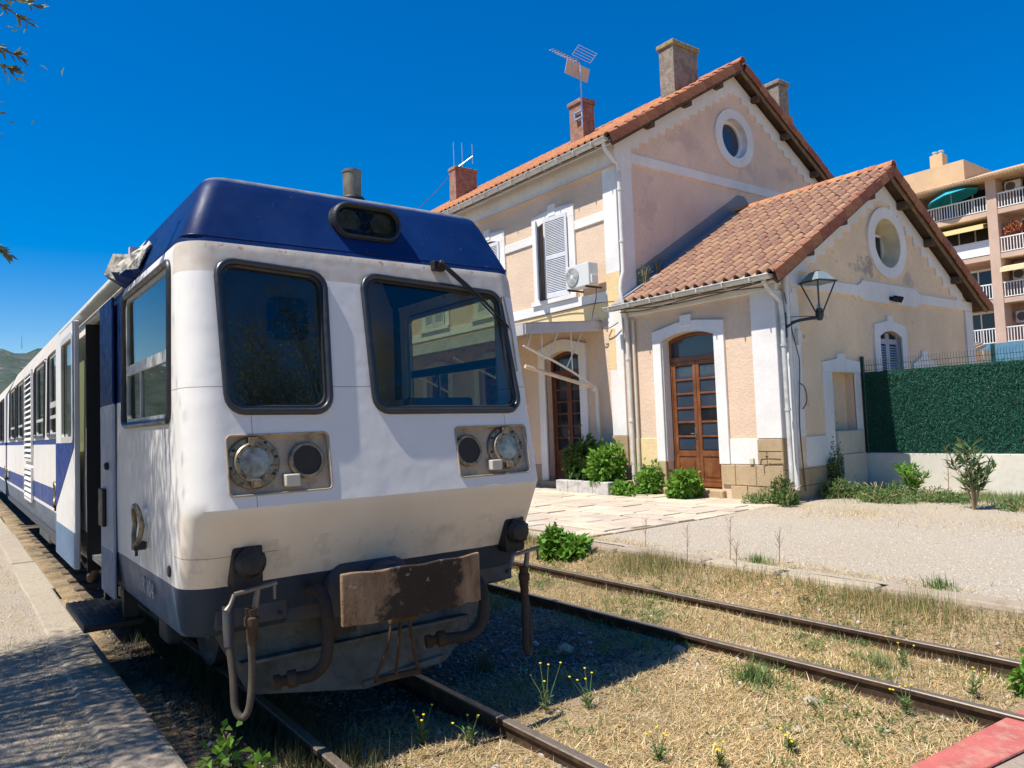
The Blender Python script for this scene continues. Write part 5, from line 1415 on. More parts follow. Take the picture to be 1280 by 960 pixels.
# ---- TV antennas
an = thing('tv_antenna', (-15.75,12.45,10.3), 'television aerial with white reflector panels on the middle chimney', 'antenna')
MB().tube([(-15.72,12.44,10.35),(-15.70,12.44,12.15)],.024,8).build('mast', M['alu'], an)
MB().box(-16.0,-15.70,12.40,12.47,10.82,10.86).box(-16.0,-15.70,12.40,12.47,10.62,10.66).box(-16.02,-15.98,12.40,12.47,10.60,10.88).build('mast_bracket', M['alu'], an)
bd = Vector((-.78,-.10,.60)).normalized(); b0 = Vector((-15.70,12.42,12.28))
MB().tube([b0, b0+bd*1.25],.018,6).build('boom', M['rustiron'], an)
side = bd.cross(Vector((0,0,1))).normalized(); upv = side.cross(bd)
for k in range(9):
    c_ = b0+bd*(.1+.14*k)
    MB().tube([c_-side*.17-upv*.08,c_-side*.02,],.012,5).tube([c_+side*.02,c_+side*.17-upv*.08],.012,5).build('director', M['alu'], an)
for sg, nm in ((1,.0),(-1,.0)):
    n_ = (upv*sg*1.0 - bd*.35).normalized()
    c_ = b0+upv*sg*.08 - bd*.02
    f = MB()
    if sg < 0:
        p0 = c_-side*.5; f.v = [tuple(q_) for q_ in (p0, c_+side*.5, c_+side*.5+n_*.38, p0+n_*.38)]; f.f=[(0,1,2,3)]; f.m=[0]
        o = f.build('reflector_panel', M['offwhite'], an); q_ = o.modifiers.new('s','SOLIDIFY'); q_.thickness=.012
    else:
        for j in range(5): f.tube([c_-side*.4+n_*.08*j, c_+side*.4+n_*.08*j],.006,5)
        f.tube([c_-side*.4,c_-side*.4+n_*.34],.007,5).tube([c_+side*.4,c_+side*.4+n_*.34],.007,5)
        f.build('reflector_grid', M['alu'], an)
a2 = thing('tv_antenna', (-22.8,12.9,11.3), 'small rod aerial on the far left brick chimney', 'antenna')
a_ = MB().tube([(-23.0,12.7,11.3),(-22.5,13.2,11.75)],.02,6)
for dy in (0,.25,.55): a_.tube([(-23.0+dy*.9,12.7+dy*.9,11.2+dy*.5),(-23.0+dy*.9,12.7+dy*.9,12.35-dy*.25)],.014,5)
a_.build('aerial_rods', M['alu'], a2)
# plants rooted in the valley beside the pipe
for (x,y,z,s_) in ((-12.0,10.75,5.02,.22),(-11.95,11.15,5.25,.2)):
    bush('wall_weed', (x,y,z), s_*.6, s_, s_*1.7, 160, .05, 'small dry weed growing on the wing roof against the %s' % ('downpipe' if y < 11 else 'gable wall, higher up'), 'plant', 'weed', stems=5, lw=.35)

# ================================================================== FENCE AND LOW WALL
FY = 12.96
tag(MB().box(-8.18,3.0,FY,FY+.18,-.1,.95).build('low_wall', M['lowwall'], bevel=.012), 'low cream rendered wall under the green screen fence', 'wall')
fe = thing('garden_fence', (-8.2, FY+.09, .95), 'green artificial hedge screen on a wire fence above the low cream wall', 'fence')
MB().box(-8.13,3.0,FY+.05,FY+.07,.96,2.62).build('screen_backing', M['hedgebase'], fe)
n = 60000
X = RNG.uniform(-8.13,-1.5,n); Z = RNG.uniform(.97,2.62,n); Yv = FY+.05-RNG.uniform(0,.03,n)
Z = .97+(Z-.97)*(1+.012*np.sin(X*1.9)+.008*np.sin(X*5.3)+RNG.normal(0,.006,n)); Yv -= .02*np.sin(X*2.5)*np.sin(Z*2.1+X)
P = np.stack([X,Yv,Z],1); D = RNG.normal(0,1,(n,3)); D[:,1] = -np.abs(D[:,1])*.9; D[:,2] -= .35
V, F = leafcloud(P, D, RNG.uniform(.035,.07,n), RNG.uniform(.005,.010,n))
band = .80+.16*np.sin(X*63)+.14*hnoise(X*1.4,Z*2.2)-.35*(np.abs((X+8.13)%1.0-.5)>.485)+RNG.normal(0,.16,n)
cols = np.array([[.025,.16,.10]])*np.clip(band,.5,1.4)[:,None] + RNG.uniform(0,.02,(n,1))*np.array([[.5,1.4,1.0]])
o = npmesh('screen_needles', V, F, M['hedge'], fe, np.repeat(np.clip(cols,0,1),4,0)); o['kind'] = 'stuff'
for xp in (-8.19,-5.72,-3.2,-.7,1.8): MB().box(xp-.03,xp+.03,FY+.09,FY+.15,.95,2.96).build('fence_post', M['fencegreen'], fe, bevel=.006)
wm = MB()
for i in range(150):
    xw = -8.13+i*.05
    wm.tube([(xw,FY+.085,.97),(xw,FY+.085,2.74),(xw,FY+.06,2.80),(xw,FY+.085,2.88)],.0035,4)
for zz in (1.0,1.4,1.8,2.2,2.66,2.76): wm.tube([(-8.15,FY+.083,zz),(-.6,FY+.083,zz)],.004,4)
o = wm.build('wire_mesh', M['fencegreen'], fe); o['kind'] = 'stuff'
tag(MB().prism([(-7.95,13.2),(-5.9,13.2),(-5.9,13.9),(-7.95,13.9)],'Z',-.1,1.2).build('garden_shed_base', M['tan']), 'tan masonry base hidden behind the green hedge screen', 'masonry') if False else None

# ================================================================== APARTMENT BLOCK
AY = 50.0
ap = thing('apartment_building', (-19, AY, 0), 'peach balcony apartment block behind the station wing', 'apartment building')
apm = plaster('apartment_render', (.58,.42,.33), (.47,.34,.27), .7, .1)
apd = plain('balcony_soffit', (.42,.30,.22), .9); rail_m = plain('white_railing', (.82,.82,.80), .5, var=.04)
agl = NT('balcony_glass').set((.03,.04,.05), .1, 0, .5)
AX0, AX1 = -23.6, -2.0
FL = [2.95, 5.72, 8.50, 11.30, 14.08]
MB().box(AX0,AX1,AY+1.9,AY+12,-.4,16.3).build('wall', apm, ap)
MB().box(AX0,AX0+.25,AY-.0,AY+1.9,-.4,16.3).build('end_wall', apm, ap)
PX = [(-19.25,-18.68),(-13.6,-13.05),(-8.0,-7.45)]
for a, b in PX: MB().box(a,b,AY-.12,AY+1.9,-.4,16.35).build('pillar', apm, ap)
bays = [(-23.35,-19.25),(-18.68,-13.6),(-13.05,-8.0),(-7.45,AX1)]
for fi, z in enumerate(FL):
    for bi, (a, b) in enumerate(bays):
        MB().box(a,b,AY-.05,AY+1.9,z-.30,z).build('balcony_slab', apm, ap)
        white = (fi == 3 and bi == 0)
        rl = MB().box(a+.02,b-.02,AY-.03,AY+.05,z+.93,z+1.0).box(a+.02,b-.02,AY-.02,AY+.03,z+.06,z+.11).build('railing', rail_m, ap)
        if white: MB().box(a+.03,b-.03,AY,AY+.02,z+.12,z+.92).build('railing_panel', rail_m, rl)
        else:
            m = MB(); x = a+.08
            while x < b-.05: m.box(x-.022,x+.022,AY-.012,AY+.02,z+.11,z+.93); x += .165
            o = m.build('railing_bars', rail_m, rl); o['kind'] = 'stuff'
        xw = a+.5
        gl = MB().box(a+.6,b-.5,AY+1.86,AY+1.895,z+.05,z+2.15).build('balcony_window', agl, ap)
        for q in range(3): MB().box(a+.6+(b-a-1.1)*q/3-.04,a+.6+(b-a-1.1)*q/3+.04,AY+1.83,AY+1.859,z+.05,z+2.15).build('window_frame', rail_m, gl)
        MB().box(a+.6,b-.5,AY+1.82,AY+1.859,z+2.151,z+2.30).build('shutter_box', rail_m, gl)
MB().prism([(AY-.75,16.15),(AY+6,18.2),(AY+12.7,16.15),(AY+12.7,16.0),(AY-.75,16.0)],'X',AX0-.5,AX1).build('roof', plain('beige_roof_tiles',(.52,.36,.23),.9,var=.15,vs=2,bump=.4,bs=8), ap)
m = MB()
for i in range(110): m.lathe((AX0-.4+i*.2,AY-.82,16.12),(0,1,.3),[(.085,0),(.085,.5)],8)
o = m.build('eave_tiles', plain('beige_eave_tiles',(.60,.42,.26),.9,var=.2), ap); o['kind'] = 'stuff'
MB().box(-25.6,-21.6,AY+3.0,AY+8,12,18.7).build('stair_tower', plaster('tower_render',(.66,.46,.28),(.5,.34,.2),.7,.1), ap)
MB().box(-27.2,-23.85,AY+4.0,AY+8,0,18.0).build('rear_wing', apm, ap)
for (x,y,z) in ((-23.85,AY+4.2,19.95),(-28.9,AY+4.2,20.3)):
    c_ = MB().box(x-.42,x+.42,y,y+.8,15,z).build('chimney', plaster('tower_chimney%d' % int(-x),(.68,.47,.27),(.5,.34,.2),.7,.1), ap)
    for dx in (-.2,.2): MB().lathe((x+dx,y+.4,z),(0,0,1),[(.16,0),(.16,.2),(.2,.22),(.2,.3)],10).build('chimney_pot', M['zinc'], c_)
MB().box(-29.4,-28.0,AY+3.5,AY+8,0,18.6).build('far_wing', apm, ap)
def awning(x0,x1,z,col,label):
    t = thing('awning', ((x0+x1)/2, AY, z), label, 'awning')
    MB().prism([(AY-.55,z),(AY+1.6,z+.45),(AY+1.6,z+.41),(AY-.55,z-.04)],'X',x0,x1).build('canvas', col, t)
    MB().box(x0,x1,AY-.57,AY-.54,z-.3,z).build('valance', col, t)
ay_ = plain('yellow_awning',(.78,.66,.30),.8,var=.05); 
awning(-23.0,-19.35,13.25,ay_,'yellow awning on the left balcony below the teal parasol')
awning(-18.6,-14.0,10.35,plain('cream_awning',(.80,.68,.42),.8,var=.1),'cream fringed awning on the right-hand balcony column')
for (x,z,lab) in ((-18.1,15.55,'air conditioner unit on the top right balcony'),(-18.0,10.0,'air conditioner unit under the cream awning'),(-18.0,7.35,'air conditioner unit on the lowest visible right balcony')):
    t = thing('balcony_air_conditioner', (x,AY+1.5,z), lab, 'air conditioner')
    MB().box(x-.45,x+.45,AY+.9,AY+1.3,z-.35,z+.35).build('casing', M['acwhite'], t, bevel=.03)
    MB().lathe((x-.1,AY+.9,z),(0,-1,0),[(.27,0),(.27,.02)],20).build('fan_grille', M['cable'], t)
pt = thing('wicker_basket', (-18.0,AY+.6,12.3), 'round terracotta-coloured wicker ornament hung on the right balcony', 'ornament')
V, F = leafcloud(np.array([[-18.05,AY+.5,12.75]])+RNG.normal(0,.18,(500,3)), RNG.normal(0,1,(500,3)), RNG.uniform(.25,.4,500), RNG.uniform(.05,.09,500))
npmesh('wicker', V, F, plain('terracotta_wicker',(.42,.14,.06),.9,var=.3), pt)
um = thing('parasol', (-21.4,AY+.5,14.08), 'teal parasol open on the top left balcony', 'parasol')
teal = plain('teal_canvas',(.02,.36,.46),.7,var=.08)
m = MB(); c_ = Vector((-21.4,AY+.2,16.05)); n = 8
tilt = Matrix.Rotation(rad(-10),3,'Y')
m.v = [tuple(c_+tilt@Vector((0,0,.1)))]
for r_, z_ in ((.8,-.12),(1.6,-.55)):
    m.v += [tuple(c_+tilt@Vector((r_*math.cos(2*math.pi*i/n),r_*.75*math.sin(2*math.pi*i/n),z_))) for i in range(n)]
m.f = [(0,1+i,1+(i+1)%n) for i in range(n)] + [(1+i,1+(i+1)%n,1+n+(i+1)%n,1+n+i) for i in range(n)]; m.m=[0]*16
o = m.build('canopy', teal, um); q_=o.modifiers.new('s','SOLIDIFY'); q_.thickness=.03
MB().tube([(-21.4,AY+.2,14.08),tuple(c_)],.03,6).build('pole', M['alu'], um)
bh = MB().box(-18.6,-12,AY-6,AY-5.6,-.4,5.3)
tag(bh.build('blue_hoarding', plain('blue_hoarding_paint',(.10,.24,.36),.7)), 'blue hoarding in front of the apartment block ground floor', 'hoarding')
rk = MB()
for i in range(26):
    rk.lathe((-21.6+i*.17,AY-8,5.0+.10*math.sin(i*.9)),(0,1,.2),[(.10,0),(.10,1.2)],6)
t = thing('shed', (-20,AY-7.5,0), 'low shed with grey-brown tiled roof between the wing and apartment block', 'shed')
MB().box(-22,-17.2,AY-7.5,AY-6.2,-.4,4.9).build('wall', M['tan'], t); o = rk.build('roof_tiles', plain('grey_brown_tiles',(.26,.21,.17),.9), t); o['kind']='stuff'

# ================================================================== PLANTS
PLT = thing('stone_planter', (-12.9,9.55,.2), 'weathered white stone planter against the station wall', 'planter')
xk = -13.72
for ln in (.42,.36,.48,.5): 
    MB().box(xk,xk+ln-.006,9.22+random.uniform(-.01,.01),9.40,.19,.48).build('planter_block', plain('whitewashed_stone%d'%int(ln*100),(.52,.50,.47),.9,var=.2,vs=8,bump=.5,bs=25,dirt=(.26,.22,.17),dlo=.5,dhi=.66,ds=7), PLT, bevel=.02); xk += ln
MB().box(-13.72,-13.55,9.402,10.1,.19,.47).box(-12.13,-11.97,9.402,10.02,.19,.47).build('planter_end', M['stone'], PLT, bevel=.015)
MB().box(-13.55,-12.13,9.41,10.08,.19,.44).build('planter_soil', M['joint'], PLT)
bush('planter_bush', (-13.25,9.72,.42), .52,.36,.86, 1500, .15, 'dark shaded bush in the left half of the stone planter', 'bush','darkleaf')
bush('planter_bush', (-12.45,9.62,.42), .52,.40,.78, 1900, .15, 'bright green leafy bush in the right half of the stone planter', 'bush')
bush('leafy_shrub', (-11.72,9.50,.19), .30,.26,.30, 650, .12, 'low leafy shrub at the foot of the stone planter', 'shrub')
bush('leafy_shrub', (-11.40,9.90,.19), .30,.20,.62, 800, .12, 'upright leafy shrub between the downpipe and the wing door', 'shrub')
bush('leafy_shrub', (-10.32,9.72,.19), .40,.34,.56, 1500, .13, 'rounded leafy shrub in front of the brown wing door', 'shrub')
bush('leafy_shrub', (-7.83,4.50,-.08), .32,.30,.42, 1300, .12, 'bright round leafy shrub at the platform kerb beside the railcar', 'shrub')
pn = MB().prism([(-11.55,9.38),(-11.05,9.46),(-11.08,9.52),(-11.58,9.44)],'Z',.21,.235)
tag(pn.build('fallen_tile', M['slab']), 'curved clay piece lying under the shrub by the planter', 'tile')
# weeds at the wing corner and below the fence
for i, (x,y,rx,ry,rz,n,lf,mt,lab) in enumerate([
    (-8.55,9.72,.34,.22,.26,900,.05,'weed','low feathery weed clump at the foot of the corner stones'),
    (-7.95,9.72,.42,.30,.46,1700,.06,'darkleaf','dense green weed clump around the foot of the corner downpipe'),
    (-7.85,11.25,.30,.3,.34,1000,.06,'weed','green weed clump below the meter cabinet'),
    (-7.25,11.6,.55,.4,.36,1700,.06,'weed','spreading green weeds at the shaded end of the low wall'),
    (-6.85,10.95,.6,.4,.22,1500,.05,'weed','low grey-green weeds in front of the low wall, left of the oleander'),
    (-6.1,11.7,.75,.45,.25,1900,.05,'weed','wide patch of low weeds along the middle of the low wall'),
    (-4.72,10.95,.34,.26,.16,260,.07,'weed','small sparse weed to the right of the tall oleander')]):
    bush('weed_clump', (x,y,.17), rx,ry,rz,n,lf,lab,'weed',mt,'weeds along the low wall and wing corner',stems=8,lw=.5,up=.75)
bush('ivy_shrub', (-8.12,11.62,.2), .14,.2,.86, 900,.05,'narrow dark ivy climbing beside the meter cabinet','ivy','darkleaf',stems=4)
def spiky(name, loc, h, spread, nst, nl, ln, label, cat, mat='oleander'):
    t = thing(name, loc, label, cat); s = MB(); Ps=[]; Ds=[]
    for k in range(nst):
        a = random.uniform(0,6.28); q = random.uniform(.3,1)*spread; hh = h*random.uniform(.6,1)
        tip = Vector(loc)+Vector((q*math.cos(a),q*math.sin(a),hh)); mid = Vector(loc)+Vector((q*.3*math.cos(a),q*.3*math.sin(a),hh*.55))
        s.tube([loc,mid,tip],[.014,.010,.006],5)
        for j in range(nl):
            tt = random.uniform(.35,1); p = Vector(loc).lerp(mid,tt*2) if tt<.5 else mid.lerp(tip,tt*2-1)
            Ps.append(p[:]); b_ = random.uniform(0,6.28); Ds.append((math.cos(b_),math.sin(b_),random.uniform(.2,1.3)))
    s.build('stem', M['stalk'], t)
    nn=len(Ps); V,F = leafcloud(np.array(Ps),np.array(Ds),ln*RNG.uniform(.7,1.2,nn),ln*.19*RNG.uniform(.8,1.2,nn)); npmesh('foliage',V,F,M[mat],t); return t
spiky('oleander',(-5.28,10.75,.15),1.12,.50,11,20,.22,'tall oleander sapling with narrow leaves before the low wall','oleander')
spiky('oleander',(-6.75,11.9,.17),.62,.36,12,34,.16,'small oleander sapling near the shadow edge on the low wall','oleander','greenleaf')
for (x,y,h,lab) in ((-6.45,12.6,.95,'tall bare dry weed stalk against the low cream wall'),(-6.05,12.35,.5,'short forked dry twig in front of the low wall')):
    t = thing('dry_stalk',(x,y,.17),lab,'weed stalk'); s=MB().tube([(x,y,.15),(x+.02,y,.15+h*.6),(x+.01,y,.15+h)],[.009,.007,.003],5)
    for k in range(9):
        z=.15+h*random.uniform(.3,1); a=random.choice((-1,1)); s.tube([(x+.01,y,z),(x+.01+a*.07,y+random.uniform(-.03,.03),z+.07)],.003,4)
    s.build('stalk', M['stalk'], t)

# ---- dry grass and weeds on the track bed
def zb(x,y): return zbed(x,y)
def strawcols(n, green=.0):
    base = np.array([[.66,.48,.22],[.74,.57,.29],[.54,.38,.17],[.80,.66,.40],[.42,.30,.15]])[RNG.integers(0,5,n)]
    g_ = np.array([[.16,.22,.06],[.24,.28,.09],[.12,.18,.06]])[RNG.integers(0,3,n)]
    m = (RNG.uniform(0,1,n) < green)[:,None]
    return np.where(m, g_, base)*RNG.uniform(.75,1.2,(n,1))
def scatter(n, fx0, fx1, fy0, fy1, power=1.6):
    """denser close to the camera (x near fx1)"""
    t = RNG.uniform(0,1,n)**power
    return fx1 - (fx1-fx0)*t, RNG.uniform(fy0,fy1,n)
def patch(x,y): return .5+.5*hnoise(x*.8+3,y*.9)
SL = []
X,Y = scatter(460000,-15,-.6,-1.2,4.68,1.8)
inb = (X > -2.05) & (Y < 3.95); keep = ~inb
# thin the grass out over the dark ballast, deepening the railcar's shadow
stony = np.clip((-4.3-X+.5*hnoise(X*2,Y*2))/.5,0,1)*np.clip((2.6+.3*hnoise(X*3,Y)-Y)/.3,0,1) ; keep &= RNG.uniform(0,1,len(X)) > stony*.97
for yr in (-.53,.53,2.77,3.83): keep &= np.abs(Y-yr) > .045
keep &= RNG.uniform(0,1,len(X)) < np.clip(.16+1.25*patch(X*1.5+hnoise(Y*2,X),Y*1.6)-.28*hnoise(X*5,Y*4.3),.04,1)
X=X[keep];Y=Y[keep]; n=len(X)
L = RNG.uniform(.02,.10,n); lean = np.clip(RNG.normal(1.3,.26,n),.1,1.52)
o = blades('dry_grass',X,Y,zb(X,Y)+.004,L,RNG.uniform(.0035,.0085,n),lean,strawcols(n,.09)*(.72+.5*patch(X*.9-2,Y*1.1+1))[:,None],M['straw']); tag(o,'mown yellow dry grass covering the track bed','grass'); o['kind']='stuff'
# taller mixed grass along the kerb and between the second pair of rails
n=60000
X = RNG.uniform(-13,-.5,n); Y = np.where(RNG.uniform(0,1,n)<.72, 4.67-np.abs(RNG.normal(0,.26,n)), RNG.uniform(2.85,3.8,n))
keep = (RNG.uniform(0,1,n) < patch(X*1.7,Y*1.3)**1.2) & ~((X>-2.05)&(Y<3.95)); X=X[keep];Y=Y[keep];n=len(X)
nearkerb = np.clip(1-(4.66-Y)/.7,0,1)
L = RNG.uniform(.05,.14,n)*(1+nearkerb*.7*np.clip(1.8*patch(X*3.1,Y)-.3,0,1.6))
o = blades('kerb_grass',X,Y,zb(X,Y)-.01,L,RNG.uniform(.003,.007,n),np.clip(np.abs(RNG.normal(.35,.3,n)),0,1.3),strawcols(n,.5),M['straw']); tag(o,'half-dry standing grass and weeds along the platform kerb and second track','grass'); o['kind']='stuff'
# straw on the platforms
n=26000
X=np.concatenate([RNG.uniform(-8.2,-1,14000),RNG.uniform(-9,-2,6000),RNG.uniform(-22,-1,6000)]); Y=np.concatenate([9.3+RNG.normal(0,.55,14000),4.97+np.abs(RNG.normal(0,.14,6000)),-1.55-np.abs(RNG.normal(0,.35,6000))])
keep=(RNG.uniform(0,1,n)<patch(X*1.3+5,Y)**1.3); X=X[keep];Y=Y[keep];n=len(X)
Zb=np.where(Y>0,zplat(X,Y),zleft(X,Y))
o=blades('platform_straw',X,Y,Zb-.003,RNG.uniform(.04,.12,n),RNG.uniform(.004,.007,n),np.clip(RNG.normal(1.1,.3,n),.1,1.5),strawcols(n,.08),M['straw']); tag(o,'straw and dry grass scattered over both platforms','grass'); o['kind']='stuff'
# small stones
def stones(name, X, Y, Z, S, cols, label):
    n=len(X); base=np.array([[1,0,0],[-1,0,0],[0,1,0],[0,-1,0],[0,0,1],[0,0,-1]],float)
    T=np.array([[0,2,4],[2,1,4],[1,3,4],[3,0,4],[2,0,5],[1,2,5],[3,1,5],[0,3,5]])
    V=base[None]*RNG.uniform(.55,1.2,(n,6,1))+RNG.normal(0,.18,(n,6,3)); a=RNG.uniform(0,6.28,n); ca,sa=np.cos(a)[:,None],np.sin(a)[:,None]
    Vx=V[...,0]*ca-V[...,1]*sa; Vy=V[...,0]*sa+V[...,1]*ca; V=np.stack([Vx,Vy,V[...,2]*.6],-1)*S[:,None,None]+np.stack([X,Y,Z],1)[:,None,:]
    F=(T[None]+np.arange(n)[:,None,None]*6).reshape(-1,3)
    o=npmesh(name,V.reshape(-1,3),F,M['stonebit'],None,np.repeat(cols,6,0)); o['kind']='stuff'; tag(o,label,'stones'); return o
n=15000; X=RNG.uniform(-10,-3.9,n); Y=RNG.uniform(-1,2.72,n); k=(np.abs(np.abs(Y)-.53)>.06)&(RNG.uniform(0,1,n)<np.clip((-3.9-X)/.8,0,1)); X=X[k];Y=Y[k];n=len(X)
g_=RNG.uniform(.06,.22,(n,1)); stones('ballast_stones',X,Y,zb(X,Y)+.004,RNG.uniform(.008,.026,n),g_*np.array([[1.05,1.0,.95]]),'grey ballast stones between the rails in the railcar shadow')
n=9000; X=RNG.uniform(-9.5,1,n); Y=RNG.uniform(5.0,9.2,n); k=(X>-7.9); X=X[k];Y=Y[k];n=len(X)
g_=RNG.uniform(.32,.66,(n,1)); stones('gravel_stones',X,Y,zplat(X,Y),RNG.uniform(.006,.016,n),g_*np.array([[1.04,1.0,.92]]),'pale gravel chips on the station platform')
n=5000; X=RNG.uniform(-14,-1,n); Y=RNG.uniform(-3.2,-1.53,n); g_=RNG.uniform(.25,.55,(n,1)); stones('path_stones',X,Y,zleft(X,Y),RNG.uniform(.004,.013,n),g_*np.array([[1.05,1.0,.9]]),'small grit on the left-hand platform')
n=700; X=RNG.uniform(-12,-1.5,n); Y=RNG.uniform(-1.1,4.6,n); k=~((X>-2.1)&(Y<4)); X=X[k];Y=Y[k];n=len(X); g_=RNG.uniform(.3,.5,(n,1)); stones('loose_stones',X,Y,zb(X,Y),RNG.uniform(.012,.04,n),g_*np.array([[1.05,.98,.88]]),'loose pale stones scattered in the dry grass')
# individual tufts
def tuft(loc, h, n, w, label, spread=.1, cols=((.10,.19,.05),(.18,.27,.08))):
    a=RNG.uniform(0,6.28,n); r=np.abs(RNG.normal(0,spread*.5,n))
    X=loc[0]+r*np.cos(a); Y=loc[1]+r*np.sin(a); c=np.array(cols)[RNG.integers(0,len(cols),n)]*RNG.uniform(.8,1.25,(n,1))
    o=blades('grass_tuft',X,Y,np.full(n,loc[2]),h*RNG.uniform(.55,1.1,n),np.full(n,w),np.clip(np.abs(RNG.normal(.45,.3,n)),0,1.3),c,M['straw'])
    o.data.transform(Matrix.Translation(-Vector(loc))); o.location=loc
    o['kind'] = 'stuff'; tag(o,label,'grass','green tufts in the dry grass'); return o
tuft((-3.45,2.42,-.11),.19,260,.008,'thick green grass tuft by the near rail of the empty track',.2)
tuft((-3.0,3.35,-.11),.14,140,.007,'pale green grass tuft between the rails of the empty track',.22,((.2,.28,.1),(.3,.33,.14)))
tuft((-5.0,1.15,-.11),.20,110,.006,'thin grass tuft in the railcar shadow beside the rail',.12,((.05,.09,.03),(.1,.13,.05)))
tuft((-6.7,4.45,-.08),.26,150,.006,'tall grass tuft against the kerb right of the round shrub',.2)
tuft((-6.2,4.5,-.08),.30,200,.006,'tall yellow-green grass tuft at the gap in the kerb',.25,((.3,.3,.12),(.22,.26,.1)))
tuft((-3.3,5.05,.17),.12,120,.012,'dark green tuft on the gravel behind the kerb, to the right',.2)
tuft((-5.2,5.0,.17),.13,120,.010,'green tuft growing over the kerb top near the middle',.22)
tuft((-9.6,-1.0,-.11),.16,140,.008,'green tuft under the open railcar door',.2)
# flowering weeds
def flower(loc,h,label,nst=5):
    t=thing('flowering_weed',loc,label,'weed','yellow flowering weeds'); s=MB(); fl=MB(); Ps=[];Ds=[]
    for k in range(nst):
        a=random.uniform(0,6.28); q=h*random.uniform(.1,.55); tip=(loc[0]+q*math.cos(a),loc[1]+q*math.sin(a),loc[2]+h*random.uniform(.65,1))
        mid=(loc[0]+q*.4*math.cos(a),loc[1]+q*.4*math.sin(a),loc[2]+h*.45); s.tube([loc,mid,tip],[.003,.0028,.002],4)
        MB().lathe(tip,(.2,.1,1),[(.003,0),(.009,.004),(.008,.008),(.0,.009)],6).build('flower_head',M['yellow'],t)
        for j in range(9):
            tt=random.random(); Ps.append([loc[i]*(1-tt)+mid[i]*tt for i in range(3)]); b_=random.uniform(0,6.28); Ds.append((math.cos(b_),math.sin(b_),.7))
    s.build('stem',M['weed'],t)
    nn=len(Ps); V,F=leafcloud(np.array(Ps),np.array(Ds),RNG.uniform(.03,.07,nn),RNG.uniform(.006,.014,nn)); npmesh('foliage',V,F,M['weed'],t)
for loc,h,lab in (((-4.12,.08,-.11),.22,'yellow flowering weed between the rails below the buffer, nearest the left rail'),((-3.92,.30,-.11),.2,'yellow flowering weed between the rails below the buffer, to the right of its twin'),((-4.0,.95,-.11),.30,'tall weed with yellow buds at the shadow edge beside the rail'),((-3.85,1.2,-.11),.25,'weed with pale seed heads at the shadow edge of the railcar'),((-3.0,.95,-.11),.2,'yellow flowering weed in the sunny straw right of the rail'),((-2.75,1.15,-.11),.14,'low yellow flowers near the bottom edge of the straw'),((-2.6,1.6,-.11),.13,'small yellow flower in the straw left of the red board'),((-2.45,2.62,-.11),.2,'yellow flowering weed against the near rail by the red board'),((-2.3,3.2,-.11),.22,'yellow flowering weed between the far rails by the red board'),((-2.9,3.5,-.11),.2,'yellow flowers beside the far rail of the empty track')):
    flower(loc,h,lab)
bush('leafy_weed',(-2.05,3.55,-.11),.14,.16,.2,140,.07,'bright leafy weed at the right edge between the far rails','weed','greenleaf',stems=3)
bush('leafy_weed',(-4.55,-.98,-.11),.12,.1,.24,40,.08,'broad-leaved seedling beside the left platform edge','weed','greenleaf',stems=3)
bush('leafy_weed',(-4.15,-.85,-.11),.12,.1,.2,40,.08,'broad-leaved seedling nearest the camera by the platform edge','weed','greenleaf',stems=3)
for (x,y,z,s,lab) in ((-4.25,2.55,-.10,.06,'pale stone block at the tip of the railcar shadow'),(-2.95,2.35,-.115,.055,'grey flat stone in the straw beside the near rail'),(-4.9,1.9,-.10,.07,'dark round stone in the railcar shadow')):
    V=np.array([[1,0,0],[-1,0,0],[0,1,0],[0,-1,0],[0,0,1],[0,0,-1],[.7,.7,.5],[-.7,.6,.45],[.6,-.7,.5],[-.6,-.6,.55]])*s; bm=bmesh.new()
    for v in V: bm.verts.new(v)
    bmesh.ops.convex_hull(bm,input=bm.verts); me=bpy.data.meshes.new('stone'); bm.to_mesh(me); bm.free()
    o=obj('stone',me,M['concrete']); o.location=(x,y,z); tag(o,lab,'stone')

